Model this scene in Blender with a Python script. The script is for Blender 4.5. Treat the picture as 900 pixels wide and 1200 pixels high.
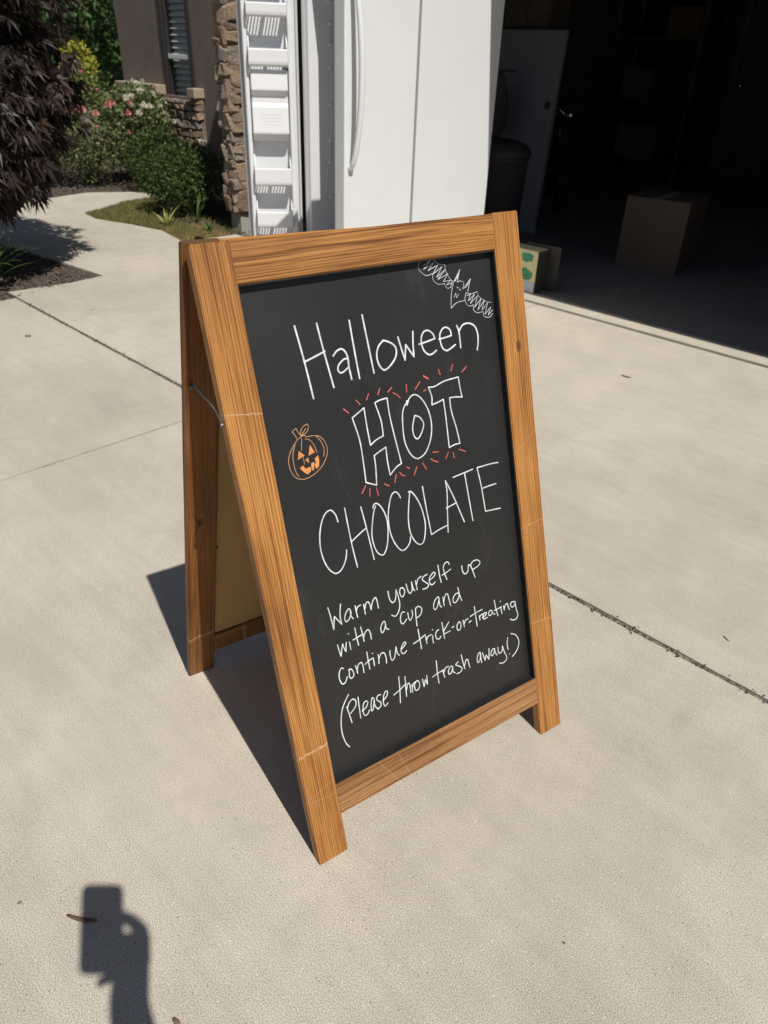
import bpy, bmesh, math, random
from mathutils import Vector, Matrix, Quaternion, noise
random.seed(7)
scene = bpy.context.scene
for o in list(bpy.data.objects): bpy.data.objects.remove(o, do_unlink=True)
COL = scene.collection
V = Vector
R_ = math.radians

# ------------------------------------------------------------------ camera
CAM = V((0.0, 0.0, 1.27))
RIGHT = V((0.710753, 0.702736, 0.031503)); DOWN = V((0.395410, -0.362080, -0.844126)); FWD = V((-0.581791, 0.612422, -0.535218))
cd = bpy.data.cameras.new('camera'); cam = bpy.data.objects.new('camera', cd); COL.objects.link(cam)
cam.matrix_world = Matrix(((RIGHT.x, -DOWN.x, -FWD.x, CAM.x), (RIGHT.y, -DOWN.y, -FWD.y, CAM.y), (RIGHT.z, -DOWN.z, -FWD.z, CAM.z), (0, 0, 0, 1)))
cd.sensor_fit = 'VERTICAL'; cd.sensor_height = 24.0; cd.sensor_width = 18.0
cd.lens = 24.0 * 855.93 / 1200.0
cd.clip_start = 0.02; cd.clip_end = 2000
cd.dof.use_dof = True; cd.dof.focus_distance = 1.32; cd.dof.aperture_fstop = 5.0
scene.camera = cam

# ------------------------------------------------------------------ sky, sun, exposure
SUN = V((0.5134, -0.1186, 0.8499)).normalized()
w = bpy.data.worlds.new('World'); scene.world = w; w.use_nodes = True
nt = w.node_tree; nt.nodes.clear()
sky = nt.nodes.new('ShaderNodeTexSky'); sky.sky_type = 'NISHITA'; sky.sun_disc = False
sky.sun_elevation = math.asin(SUN.z); sky.sun_rotation = math.atan2(SUN.x, SUN.y)
bg = nt.nodes.new('ShaderNodeBackground'); bg.inputs['Strength'].default_value = 0.05
wo = nt.nodes.new('ShaderNodeOutputWorld')
nt.links.new(sky.outputs[0], bg.inputs[0]); nt.links.new(bg.outputs[0], wo.inputs[0])
sl = bpy.data.lights.new('sun', 'SUN'); sl.energy = 4.6; sl.angle = R_(0.53); sl.color = (1.0, 0.955, 0.88)
so = bpy.data.objects.new('sun', sl); COL.objects.link(so); so.location = SUN * 30
so.rotation_euler = (-SUN).to_track_quat('-Z', 'Y').to_euler()
scene.view_settings.view_transform = 'Standard'; scene.view_settings.look = 'None'
scene.view_settings.exposure = 0.0; scene.view_settings.gamma = 1.0; scene.view_settings.use_curve_mapping = False
scene.render.engine = 'CYCLES'
scene.cycles.use_denoising = True
scene.cycles.max_bounces = 6; scene.cycles.diffuse_bounces = 3; scene.cycles.transparent_max_bounces = 8
scene.cycles.sample_clamp_indirect = 6.0

# ------------------------------------------------------------------ materials
MATS = {}
class NG:
    """tiny node-graph helper"""
    def __init__(s, name):
        m = bpy.data.materials.new(name); m.use_nodes = True; s.m = m; s.t = m.node_tree; s.t.nodes.clear()
        s.out = s.n('ShaderNodeOutputMaterial'); s.bsdf = s.n('ShaderNodeBsdfPrincipled'); s.l(s.bsdf.outputs[0], s.out.inputs[0])
        MATS[name] = m
    def n(s, k, **kw):
        x = s.t.nodes.new(k)
        for a, b in kw.items(): setattr(x, a, b)
        return x
    def l(s, a, b): s.t.links.new(a, b)
    def coord(s, scale=(1, 1, 1), kind='Object', rnd=0.0):
        tc = s.n('ShaderNodeTexCoord'); mp = s.n('ShaderNodeMapping'); mp.inputs['Scale'].default_value = scale
        src = tc.outputs[kind]
        if rnd:
            oi = s.n('ShaderNodeObjectInfo'); mm = s.math('MULTIPLY', oi.outputs['Random'], rnd)
            va = s.n('ShaderNodeVectorMath', operation='ADD'); s.l(src, va.inputs[0]); s.l(mm, va.inputs[1]); src = va.outputs[0]
        s.l(src, mp.inputs['Vector']); return mp.outputs[0]
    def noise(s, vec, scale, detail=4, rough=0.55, dist=0.0):
        x = s.n('ShaderNodeTexNoise'); x.inputs['Scale'].default_value = scale; x.inputs['Detail'].default_value = detail
        x.inputs['Roughness'].default_value = rough; x.inputs['Distortion'].default_value = dist
        if vec is not None: s.l(vec, x.inputs['Vector'])
        return x.outputs['Fac']
    def math(s, op, a, b=None, c=None, clamp=False):
        x = s.n('ShaderNodeMath', operation=op); x.use_clamp = clamp
        for i, v in enumerate((a, b, c)):
            if v is None: continue
            if isinstance(v, (int, float)): x.inputs[i].default_value = v
            else: s.l(v, x.inputs[i])
        return x.outputs[0]
    def ramp(s, fac, stops, interp='LINEAR'):
        x = s.n('ShaderNodeValToRGB'); cr = x.color_ramp; cr.interpolation = interp
        while len(cr.elements) < len(stops): cr.elements.new(0.5)
        for e, (p, c) in zip(cr.elements, stops):
            e.position = p; e.color = (c, c, c, 1) if isinstance(c, (int, float)) else (*c, 1)
        s.l(fac, x.inputs[0]); return x.outputs[0]
    def mix(s, fac, a, b, mode='MIX'):
        x = s.n('ShaderNodeMix', data_type='RGBA', blend_type=mode)
        for i, v in ((0, fac), (6, a), (7, b)):
            if isinstance(v, (int, float)): x.inputs[i].default_value = v if i == 0 else (v, v, v, 1)
            elif isinstance(v, tuple): x.inputs[i].default_value = (*v, 1)
            else: s.l(v, x.inputs[i])
        return x.outputs[2]
    def bump(s, h, dist, strength=1.0):
        x = s.n('ShaderNodeBump'); x.inputs['Distance'].default_value = dist; x.inputs['Strength'].default_value = strength
        s.l(h, x.inputs['Height']); s.l(x.outputs[0], s.bsdf.inputs['Normal']); return x
    def color(s, c):
        if isinstance(c, tuple): s.bsdf.inputs['Base Color'].default_value = (*c, 1)
        else: s.l(c, s.bsdf.inputs['Base Color'])
    def set(s, **kw):
        for k, v in kw.items():
            k = {'rough': 'Roughness', 'metal': 'Metallic', 'spec': 'Specular IOR Level'}.get(k, k)
            if isinstance(v, (int, float)): s.bsdf.inputs[k].default_value = v
            else: s.l(v, s.bsdf.inputs[k])
        return s

def plain(name, c, rough=0.6, var=0.12, scale=14.0, metal=0.0, spec=0.5, bump=0.0, bscale=80.0, rnd=3.0):
    g = NG(name); co = g.coord(rnd=rnd)
    f = g.noise(co, scale, 5)
    lo = tuple(x * (1 - var) for x in c); hi = tuple(min(1, x * (1 + var)) for x in c)
    g.color(g.ramp(f, [(0.3, lo), (0.7, hi)])); g.set(rough=rough, metal=metal, spec=spec)
    if bump: g.bump(g.noise(co, bscale, 4), bump)
    return g.m

def leafmat(name, cols, rough=0.45, trans=0.25, spec=0.35):
    g = NG(name); ge = g.n('ShaderNodeNewGeometry')
    st = [(i / (len(cols) - 1), c) for i, c in enumerate(cols)]
    c = g.ramp(ge.outputs['Random Per Island'], st); g.color(c); g.set(rough=rough, spec=spec)
    tr = g.n('ShaderNodeBsdfTranslucent'); g.l(c, tr.inputs[0])
    mx = g.n('ShaderNodeMixShader'); mx.inputs[0].default_value = trans
    g.l(g.bsdf.outputs[0], mx.inputs[1]); g.l(tr.outputs[0], mx.inputs[2]); g.l(mx.outputs[0], g.out.inputs[0])
    return g.m

def concrete(name, base, dirt=1.0):
    g = NG(name); co = g.coord()
    big = g.noise(co, 0.9, 5, 0.6); mid = g.noise(co, 7.0, 6, 0.65); fine = g.noise(co, 520.0, 2, 0.6); grit = g.noise(co, 1100.0, 2, 0.7)
    streak = g.noise(g.coord((1.0, 9.0, 1.0)), 3.2, 5, 0.6)
    c0 = tuple(x * 0.84 for x in base); c1 = tuple(min(1, x * 1.13) for x in base)
    c = g.ramp(big, [(0.3, c0), (0.72, c1)])
    c = g.mix(0.4, c, g.ramp(mid, [(0.25, 0.40), (0.5, 0.5), (0.78, 0.60)]), 'OVERLAY')
    c = g.mix(0.22, c, g.ramp(streak, [(0.35, 0.42), (0.65, 0.57)]), 'OVERLAY')
    c = g.mix(0.8, c, g.ramp(fine, [(0.30, 0.14), (0.5, 0.5), (0.70, 0.80)]), 'OVERLAY')
    c = g.mix(0.55, c, g.ramp(grit, [(0.3, 0.34), (0.7, 0.64)]), 'OVERLAY')
    # dark sand grains and pits
    vo = g.n('ShaderNodeTexVoronoi'); vo.inputs['Scale'].default_value = 150.0; g.l(co, vo.inputs['Vector'])
    sp = g.math('LESS_THAN', vo.outputs['Distance'], 0.19)
    sel = g.n('ShaderNodeSeparateColor'); g.l(vo.outputs['Color'], sel.inputs[0])
    sp = g.math('MULTIPLY', sp, g.math('GREATER_THAN', sel.outputs[0], 0.91))
    c = g.mix(g.math('MULTIPLY', sp, 0.62), c, (0.10, 0.085, 0.07))
    vo2 = g.n('ShaderNodeTexVoronoi'); vo2.inputs['Scale'].default_value = 120.0; g.l(co, vo2.inputs['Vector'])
    sel2 = g.n('ShaderNodeSeparateColor'); g.l(vo2.outputs['Color'], sel2.inputs[0])
    sp2 = g.math('MULTIPLY', g.math('LESS_THAN', vo2.outputs['Distance'], 0.2), g.math('GREATER_THAN', sel2.outputs[1], 0.86))
    c = g.mix(g.math('MULTIPLY', sp2, 0.55), c, (0.72, 0.68, 0.6))
    # faint water stains
    st = g.ramp(g.noise(co, 2.3, 6, 0.72, 0.8), [(0.60, 0.0), (0.74, 1.0)])
    c = g.mix(g.math('MULTIPLY', st, 0.26 * dirt), c, (0.24, 0.215, 0.185))
    st2 = g.ramp(g.noise(g.coord((1.3, 0.7, 1)), 3.7, 6, 0.7, 1.2), [(0.62, 0.0), (0.7, 1.0)])
    c = g.mix(g.math('MULTIPLY', st2, 0.16 * dirt), c, (0.60, 0.56, 0.49))
    g.color(c); g.set(rough=0.88, spec=0.25)
    h = g.math('ADD', g.math('MULTIPLY', fine, 0.6), g.math('MULTIPLY', grit, 0.5)); h = g.math('SUBTRACT', h, g.math('MULTIPLY', sp, 0.6))
    g.bump(h, 0.0016, 0.75)
    return g.m

def wood(name, lo, mid, hi, knots=(), scr=(), shade=1.0, wear=0.5):
    """boards: local X runs along the board, Y across its face, Z through it"""
    g = NG(name); tc = g.n('ShaderNodeTexCoord'); oi = g.n('ShaderNodeObjectInfo')
    sx = g.n('ShaderNodeSeparateXYZ'); g.l(tc.outputs['Object'], sx.inputs[0])
    X, Y, Z = sx.outputs[0], sx.outputs[1], sx.outputs[2]
    rnd = g.math('MULTIPLY', oi.outputs['Random'], 37.0)
    xx = g.math('ADD', X, rnd)
    cv = g.n('ShaderNodeCombineXYZ'); g.l(xx, cv.inputs[0]); g.l(Y, cv.inputs[1]); g.l(Z, cv.inputs[2]); P = cv.outputs[0]
    def sc(a, b, c):
        m = g.n('ShaderNodeMapping'); m.inputs['Scale'].default_value = (a, b, c); g.l(P, m.inputs[0]); return m.outputs[0]
    wob = g.math('MULTIPLY', g.math('SUBTRACT', g.noise(sc(2.2, 7, 7), 1.0, 2), 0.5), 0.022)
    yy = g.math('ADD', Y, wob)
    kmask = None
    for kx, ky in knots:
        dx = g.math('SUBTRACT', X, kx); dy = g.math('SUBTRACT', Y, ky)
        r2 = g.math('ADD', g.math('MULTIPLY', g.math('MULTIPLY', dx, dx), 0.35), g.math('MULTIPLY', dy, dy))
        inf = g.math('DIVIDE', 0.00016, g.math('ADD', r2, 0.00016))
        yy = g.math('ADD', yy, g.math('MULTIPLY', inf, 0.016))
        k1 = g.ramp(g.math('MULTIPLY', r2, 10000.0), [(0.0, 1.0), (0.25, 0.8), (0.6, 0.0)])
        kmask = k1 if kmask is None else g.math('MAXIMUM', kmask, k1)
    yo = g.math('ADD', yy, g.math('MULTIPLY', g.math('SUBTRACT', oi.outputs['Random'], 0.4), 0.07))
    rr = g.math('SQRT', g.math('ADD', g.math('MULTIPLY', yo, yo), g.math('POWER', g.math('ADD', Z, 0.016), 2.0)))
    ring = g.math('FRACT', g.math('MULTIPLY', g.math('ADD', rr, g.math('MULTIPLY', g.noise(sc(2.5, 60, 60), 1.0, 2), 0.005)), 270.0))
    ring = g.ramp(ring, [(0.0, 0.1), (0.5, 0.32), (0.80, 1.0), (0.92, 0.9), (1.0, 0.12)])
    fib = g.noise(sc(7.0, 330, 330), 1.0, 4, 0.75); blot = g.noise(sc(3.0, 11, 11), 1.0, 5)
    lines = g.ramp(g.noise(sc(1.6, 170, 60), 1.0, 3, 0.6), [(0.53, 0.0), (0.64, 1.0)])
    f = g.math('ADD', g.math('MULTIPLY', ring, 0.18), g.math('ADD', g.math('MULTIPLY', fib, 0.60), g.math('ADD', g.math('MULTIPLY', blot, 0.46), g.math('MULTIPLY', lines, 0.15))))
    c = g.ramp(f, [(0.40, hi), (0.58, mid), (0.82, lo)])
    tone = g.math('ADD', g.math('MULTIPLY', oi.outputs['Random'], 0.22), 0.89)
    c = g.mix(1.0, c, tone, 'MULTIPLY')
    # worn pale nicks
    wn = g.ramp(g.noise(sc(38, 120, 120), 1.0, 5, 0.75), [(0.66, 0.0), (0.74, 1.0)])
    c = g.mix(g.math('MULTIPLY', wn, wear), c, (0.52, 0.36, 0.22))
    dk = g.ramp(g.noise(sc(14, 60, 60), 1.0, 5, 0.7), [(0.68, 0.0), (0.76, 1.0)])
    c = g.mix(g.math('MULTIPLY', dk, wear * 0.55), c, tuple(x * 0.4 for x in lo))
    for x0, ph, wid, a in scr:     # scratches across the board
        ln = g.math('ABSOLUTE', g.math('SUBTRACT', g.math('ADD', g.math('SUBTRACT', X, x0), g.math('MULTIPLY', Y, ph)), g.math('MULTIPLY', g.math('SUBTRACT', g.noise(sc(30, 110, 30), 1.0, 5, 0.7), 0.5), 0.006 + wid * 3.0)))
        mk = g.ramp(g.math('DIVIDE', ln, wid), [(0.45, 1.0), (1.0, 0.0)])
        mk = g.math('MULTIPLY', mk, g.ramp(g.noise(sc(160, 330, 60), 1.0, 4, 0.7), [(0.40, 0.0), (0.54, 1.0)] if wid > 0.002 else [(0.30, 0.0), (0.44, 1.0)]))
        c = g.mix(g.math('MULTIPLY', mk, a * 0.8), c, (0.64, 0.46, 0.29))
    nr = g.n('ShaderNodeTexCoord'); sn_ = g.n('ShaderNodeSeparateXYZ'); g.l(nr.outputs['Normal'], sn_.inputs[0])
    c = g.mix(g.math('MULTIPLY', g.math('GREATER_THAN', g.math('ABSOLUTE', sn_.outputs[0]), 0.7), 0.8), c, (0.085, 0.048, 0.024))   # end grain
    if kmask is not None: c = g.mix(g.math('MULTIPLY', kmask, 0.75), c, (0.045, 0.022, 0.010))
    g.color(c); g.set(rough=0.55, spec=0.35)
    h = g.math('ADD', g.math('MULTIPLY', fib, 0.7), g.math('MULTIPLY', ring, 0.35))
    g.bump(g.math('SUBTRACT', 1.0, h), 0.0012, 0.8)
    return g.m

# ------------------------------------------------------------------ object helpers
ORG = {}
def tag(o, label=None, cat=None, group=None, kind=None):
    if label: o['label'] = label
    if cat: o['category'] = cat
    if group: o['group'] = group
    if kind: o['kind'] = kind
    return o
def empty(name, loc, label=None, cat=None, group=None):
    o = bpy.data.objects.new(name, None); COL.objects.link(o); o.location = loc; o.empty_display_size = 0.1
    ORG[o.name] = V(loc); return tag(o, label, cat, group)
def link(name, me, mat, parent=None, M=None):
    """M: world matrix of the mesh. With a parent the matrix is made relative to it."""
    o = bpy.data.objects.new(name, me); COL.objects.link(o)
    if mat is not None and not me.materials: me.materials.append(MATS[mat] if isinstance(mat, str) else mat)
    M = M or Matrix.Identity(4)
    ORG[o.name] = M.copy()
    if parent is not None:
        o.parent = parent; pm = ORG[parent.name]; pm = Matrix.Translation(pm) if isinstance(pm, Vector) else pm
        o.matrix_basis = pm.inverted() @ M
    else: o.matrix_basis = M
    return o
class MB:
    def __init__(s): s.v = []; s.f = []
    def add(s, vs, fs):
        b = len(s.v); s.v += [tuple(x) for x in vs]; s.f += [tuple(b + i for i in f) for f in fs]; return s
    def box(s, x0, x1, y0, y1, z0, z1, M=None):
        vs = [V((x, y, z)) for z in (z0, z1) for y in (y0, y1) for x in (x0, x1)]
        if M is not None: vs = [M @ p for p in vs]
        return s.add(vs, [(0, 2, 3, 1), (4, 5, 7, 6), (0, 1, 5, 4), (2, 6, 7, 3), (0, 4, 6, 2), (1, 3, 7, 5)])
    def tube(s, pts, r, n=8, cap=True):
        pts = [V(p) for p in pts]; rs = r if isinstance(r, (list, tuple)) else [r] * len(pts)
        b = len(s.v); a = None
        for i, p in enumerate(pts):
            t = (pts[min(i + 1, len(pts) - 1)] - pts[max(i - 1, 0)]).normalized()
            if a is None: a = t.orthogonal()
            a = a - t * a.dot(t); a.normalize(); c = t.cross(a)
            for k in range(n):
                th = 2 * math.pi * k / n; s.v.append(tuple(p + (a * math.cos(th) + c * math.sin(th)) * rs[i]))
        for i in range(len(pts) - 1):
            for k in range(n):
                q = b + i * n; s.f.append((q + k, q + (k + 1) % n, q + n + (k + 1) % n, q + n + k))
        if cap:
            s.f.append(tuple(b + k for k in reversed(range(n)))); e = b + (len(pts) - 1) * n; s.f.append(tuple(e + k for k in range(n)))
        return s
    def lathe(s, prof, c, n=24, axis='z'):
        b = len(s.v); c = V(c)
        for r, h in prof:
            for k in range(n):
                th = 2 * math.pi * k / n
                q = V((r * math.cos(th), r * math.sin(th), h))
                if axis == 'y': q = V((q.x, q.z, q.y))
                if axis == 'x': q = V((q.z, q.x, q.y))
                s.v.append(tuple(c + q))
        for i in range(len(prof) - 1):
            for k in range(n):
                q = b + i * n; s.f.append((q + k, q + (k + 1) % n, q + n + (k + 1) % n, q + n + k))
        s.f.append(tuple(b + k for k in range(n))); e = b + (len(prof) - 1) * n; s.f.append(tuple(e + k for k in range(n)))
        return s
    def prism(s, pts, z0, z1, M=None):
        n = len(pts); vs = [V((x, y, z0)) for x, y in pts] + [V((x, y, z1)) for x, y in pts]
        if M is not None: vs = [M @ p for p in vs]
        return s.add(vs, [tuple(range(n - 1, -1, -1)), tuple(range(n, 2 * n))] + [(i, (i + 1) % n, n + (i + 1) % n, n + i) for i in range(n)])
    def build(s, name, mat, parent=None, M=None, smooth=False, bevel=0.0, seg=2, fix=True):
        """verts in world coordinates unless M is given (then they are local to M)"""
        if M is None:
            o = V((0, 0, 0))
            if parent is not None:
                pm = ORG[parent.name]; o = pm if isinstance(pm, Vector) else pm.translation
            M = Matrix.Translation(o); vs = [tuple(V(p) - o) for p in s.v]
        else: vs = s.v
        me = bpy.data.meshes.new(name); me.from_pydata(vs, [], s.f); me.update()
        if fix or bevel:
            bm = bmesh.new(); bm.from_mesh(me)
            if fix: bmesh.ops.recalc_face_normals(bm, faces=bm.faces)
            if bevel: bmesh.ops.bevel(bm, geom=[e for e in bm.edges if e.is_manifold and e.calc_face_angle(0) > 0.5], offset=bevel, segments=seg, affect='EDGES', profile=0.6, clamp_overlap=True)
            bm.to_mesh(me); bm.free()
        if smooth: me.polygons.foreach_set('use_smooth', [True] * len(me.polygons))
        return link(name, me, mat, parent, M)
def box(name, mat, b, parent=None, bevel=0.0, **kw): return MB().box(*b).build(name, mat, parent, bevel=bevel, **kw)
def struct(o): o['kind'] = 'structure'; return o
def frame(origin, ex, ey, ez):
    return Matrix(((ex.x, ey.x, ez.x, origin.x), (ex.y, ey.y, ez.y, origin.y), (ex.z, ey.z, ez.z, origin.z), (0, 0, 0, 1)))
def rnd_unit():
    while True:
        p = V((random.uniform(-1, 1), random.uniform(-1, 1), random.uniform(-1, 1)))
        if 0.05 < p.length < 1: return p.normalized()
# ------------------------------------------------------------------ material library
concrete('concrete', (0.475, 0.428, 0.362))
concrete('garage_concrete', (0.20, 0.19, 0.175), 1.6)  # floor behind the shadow edge; shade put into the darker tone
concrete('foundation_concrete', (0.42, 0.40, 0.36), 1.4)
plain('joint_filler', (0.17, 0.148, 0.122), 0.95, 0.5, 90, bump=0.004, bscale=140)
plain('joint_dirt', (0.30, 0.265, 0.215), 0.95, 0.35, 90, bump=0.003, bscale=160)
plain('soil', (0.075, 0.055, 0.042), 0.97, 0.4, 30, bump=0.01, bscale=60)
plain('field', (0.11, 0.115, 0.055), 0.95, 0.4, 1.5, bump=0.02, bscale=30)
plain('mulch_chip', (0.10, 0.075, 0.06), 0.9, 0.5, 40)
WL, WM, WH = (0.135, 0.048, 0.012), (0.385, 0.170, 0.044), (0.55, 0.275, 0.086)
wood('cedar', WL, WM, WH)
wood('cedar_left', WL, WM, WH, scr=((0.836, -0.16, 0.0010, 0.75), (0.232, 0.06, 0.0032, 0.75), (0.15, 0.35, 0.0009, 0.28), (0.132, -0.1, 0.0009, 0.3)), wear=0.6)
wood('cedar_right', WL, WM, WH, knots=((0.845, -0.004),), scr=((0.66, 0.6, 0.0009, 0.35), (0.49, 0.1, 0.0010, 0.5), (0.27, -0.1, 0.0011, 0.5)), wear=0.5)
wood('cedar_bottom', tuple(x * 0.8 for x in WL), (0.315, 0.16, 0.064), (0.45, 0.26, 0.115), scr=((0.21, 0.35, 0.0009, 0.3), (0.175, 0.6, 0.0010, 0.3)), wear=1.0)
wood('cedar_back', (0.14, 0.05, 0.014), (0.29, 0.122, 0.036), (0.42, 0.20, 0.066), knots=((0.49, 0.004),), scr=((0.137, 0.1, 0.006, 0.55),), wear=0.6)
plain('hardboard', (0.45, 0.29, 0.125), 0.75, 0.10, 9)
g = NG('chalkboard'); co = g.coord()
f1 = g.noise(co, 3.0, 5, 0.6); f2 = g.noise(co, 420, 2, 0.7); sm = g.ramp(g.noise(g.coord((6, 2.2, 1)), 3.0, 6, 0.7, 0.6), [(0.58, 0.0), (0.78, 1.0)])
c = g.ramp(f1, [(0.3, (0.0115, 0.0113, 0.0118)), (0.7, (0.0175, 0.017, 0.017))]); c = g.mix(0.5, c, g.ramp(f2, [(0.3, 0.40), (0.7, 0.60)]), 'OVERLAY')
c = g.mix(g.math('MULTIPLY', sm, 0.07), c, (0.30, 0.28, 0.26))
tk = g.ramp(g.noise(g.coord((60, 22, 1)), 1.0, 3, 0.8), [(0.74, 0.0), (0.79, 1.0)]); c = g.mix(g.math('MULTIPLY', tk, 0.10), c, (0.4, 0.37, 0.33))
g.color(c); g.set(rough=g.ramp(f1, [(0.3, 0.42), (0.7, 0.52)]), spec=0.55); g.bump(f2, 0.0004, 0.5)
for nm, cc in (('chalk_white', (0.80, 0.83, 0.87)), ('chalk_red', (0.76, 0.17, 0.13)), ('chalk_orange', (0.72, 0.39, 0.20)), ('chalk_fill', (0.80, 0.33, 0.11))):
    g = NG(nm); co = g.coord()
    thin = g.ramp(g.noise(co, 900, 3, 0.75), [(0.30, 0.0), (0.46, 1.0)]); press = g.ramp(g.noise(co, 45, 3, 0.6), [(0.30, 0.62), (0.6, 1.0)])
    g.color(g.mix(g.math('MULTIPLY', g.math('ADD', g.math('MULTIPLY', thin, 0.45), 0.55), press), (0.03, 0.03, 0.032), cc)); g.set(rough=0.85, spec=0.2)
plain('steel', (0.32, 0.31, 0.30), 0.45, 0.25, 60, metal=0.8)
plain('strap_grey', (0.17, 0.155, 0.14), 0.9, 0.35, 200, spec=0.1)
plain('fridge_white', (0.76, 0.78, 0.78), 0.30, 0.02, 4, bump=0.0003, bscale=300)
plain('liner_white', (0.80, 0.81, 0.83), 0.32, 0.015, 3)
plain('bin_white', (0.83, 0.84, 0.86), 0.28, 0.015, 3)
plain('gasket', (0.55, 0.55, 0.56), 0.6, 0.06, 9)
plain('seam_dark', (0.05, 0.05, 0.055), 0.8, 0.1, 9)
plain('stucco', (0.19, 0.15, 0.124), 0.92, 0.10, 6, bump=0.004, bscale=170)
plain('trim_tan', (0.36, 0.285, 0.21), 0.8, 0.1, 9, bump=0.002, bscale=150)
plain('mortar', (0.20, 0.165, 0.135), 0.95, 0.25, 40, bump=0.004, bscale=120)
plain('window_frame', (0.038, 0.033, 0.034), 0.5, 0.1, 9)
plain('shutter_white', (0.72, 0.74, 0.75), 0.5, 0.03, 9)
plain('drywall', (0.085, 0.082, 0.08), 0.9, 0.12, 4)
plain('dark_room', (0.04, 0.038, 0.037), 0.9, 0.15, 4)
plain('roof_shingle', (0.12, 0.105, 0.095), 0.95, 0.3, 9, bump=0.01, bscale=30)
plain('cardboard', (0.115, 0.08, 0.058), 0.85, 0.08, 8)
plain('tape', (0.42, 0.33, 0.22), 0.35, 0.05, 8)
plain('box_cream', (0.66, 0.60, 0.34), 0.55, 0.08, 40)
plain('box_green', (0.05, 0.26, 0.12), 0.55, 0.4, 60)
plain('box_blue_grey', (0.50, 0.53, 0.62), 0.55, 0.1, 40)
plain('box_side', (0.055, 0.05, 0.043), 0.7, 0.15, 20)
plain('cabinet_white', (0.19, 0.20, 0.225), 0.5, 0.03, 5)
plain('black_plastic', (0.02, 0.02, 0.022), 0.5, 0.2, 12)
plain('bin_grey', (0.05, 0.05, 0.055), 0.6, 0.2, 12)
plain('rubber', (0.018, 0.018, 0.018), 0.8, 0.2, 12)
plain('bike_blue', (0.03, 0.05, 0.12), 0.35, 0.1, 12)
plain('chrome', (0.75, 0.75, 0.76), 0.18, 0.05, 12, metal=1.0)
plain('shelf_dark', (0.07, 0.055, 0.042), 0.8, 0.2, 12)
plain('skin', (0.50, 0.30, 0.21), 0.5, 0.08, 20)
plain('hair', (0.06, 0.035, 0.02), 0.6, 0.3, 60)
plain('cloth_top', (0.20, 0.24, 0.32), 0.9, 0.1, 40)
plain('cloth_jeans', (0.07, 0.09, 0.15), 0.9, 0.15, 40)
plain('bark', (0.09, 0.065, 0.048), 0.95, 0.35, 25, bump=0.01, bscale=40)
plain('dead_leaf', (0.13, 0.085, 0.055), 0.8, 0.3, 60)
plain('pebble', (0.20, 0.175, 0.145), 0.85, 0.3, 60)
leafmat('maple_leaf', [(0.013, 0.008, 0.008), (0.024, 0.015, 0.013), (0.055, 0.036, 0.026), (0.016, 0.010, 0.010)], 0.5, 0.10, 0.4)
leafmat('box_leaf', [(0.036, 0.055, 0.012), (0.055, 0.085, 0.018), (0.085, 0.125, 0.028), (0.042, 0.066, 0.015)], 0.45, 0.25)
leafmat('rose_leaf', [(0.095, 0.135, 0.035), (0.14, 0.18, 0.06), (0.20, 0.23, 0.09), (0.11, 0.15, 0.045)], 0.45, 0.3)
leafmat('tree_leaf', [(0.028, 0.062, 0.018), (0.045, 0.095, 0.026), (0.075, 0.14, 0.036), (0.034, 0.072, 0.026)], 0.45, 0.3)
leafmat('yellow_leaf', [(0.30, 0.30, 0.03), (0.40, 0.38, 0.06), (0.40, 0.37, 0.06)], 0.5, 0.3)
leafmat('blade_green', [(0.075, 0.14, 0.035), (0.12, 0.20, 0.05), (0.15, 0.23, 0.07)], 0.4, 0.3)
leafmat('blade_yellow', [(0.40, 0.42, 0.10), (0.52, 0.50, 0.18), (0.20, 0.28, 0.06)], 0.45, 0.3)
leafmat('lawn_blade', [(0.15, 0.155, 0.045), (0.21, 0.195, 0.07), (0.28, 0.235, 0.10), (0.18, 0.175, 0.06)], 0.7, 0.2)
leafmat('lawn_dry', [(0.36, 0.245, 0.11), (0.42, 0.29, 0.13), (0.27, 0.23, 0.09)], 0.8, 0.2)
leafmat('petal_pink', [(0.66, 0.16, 0.19), (0.76, 0.33, 0.33), (0.80, 0.52, 0.45)], 0.6, 0.3)
leafmat('petal_white', [(0.72, 0.68, 0.58), (0.78, 0.75, 0.66), (0.70, 0.62, 0.50)], 0.6, 0.3)
g = NG('glass'); g.color((0.015, 0.02, 0.022)); g.set(rough=0.04, spec=0.6)
g.bsdf.inputs['Alpha'].default_value = 0.16
g = NG('phone_glass'); g.color((0.01, 0.01, 0.012)); g.set(rough=0.1)

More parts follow.
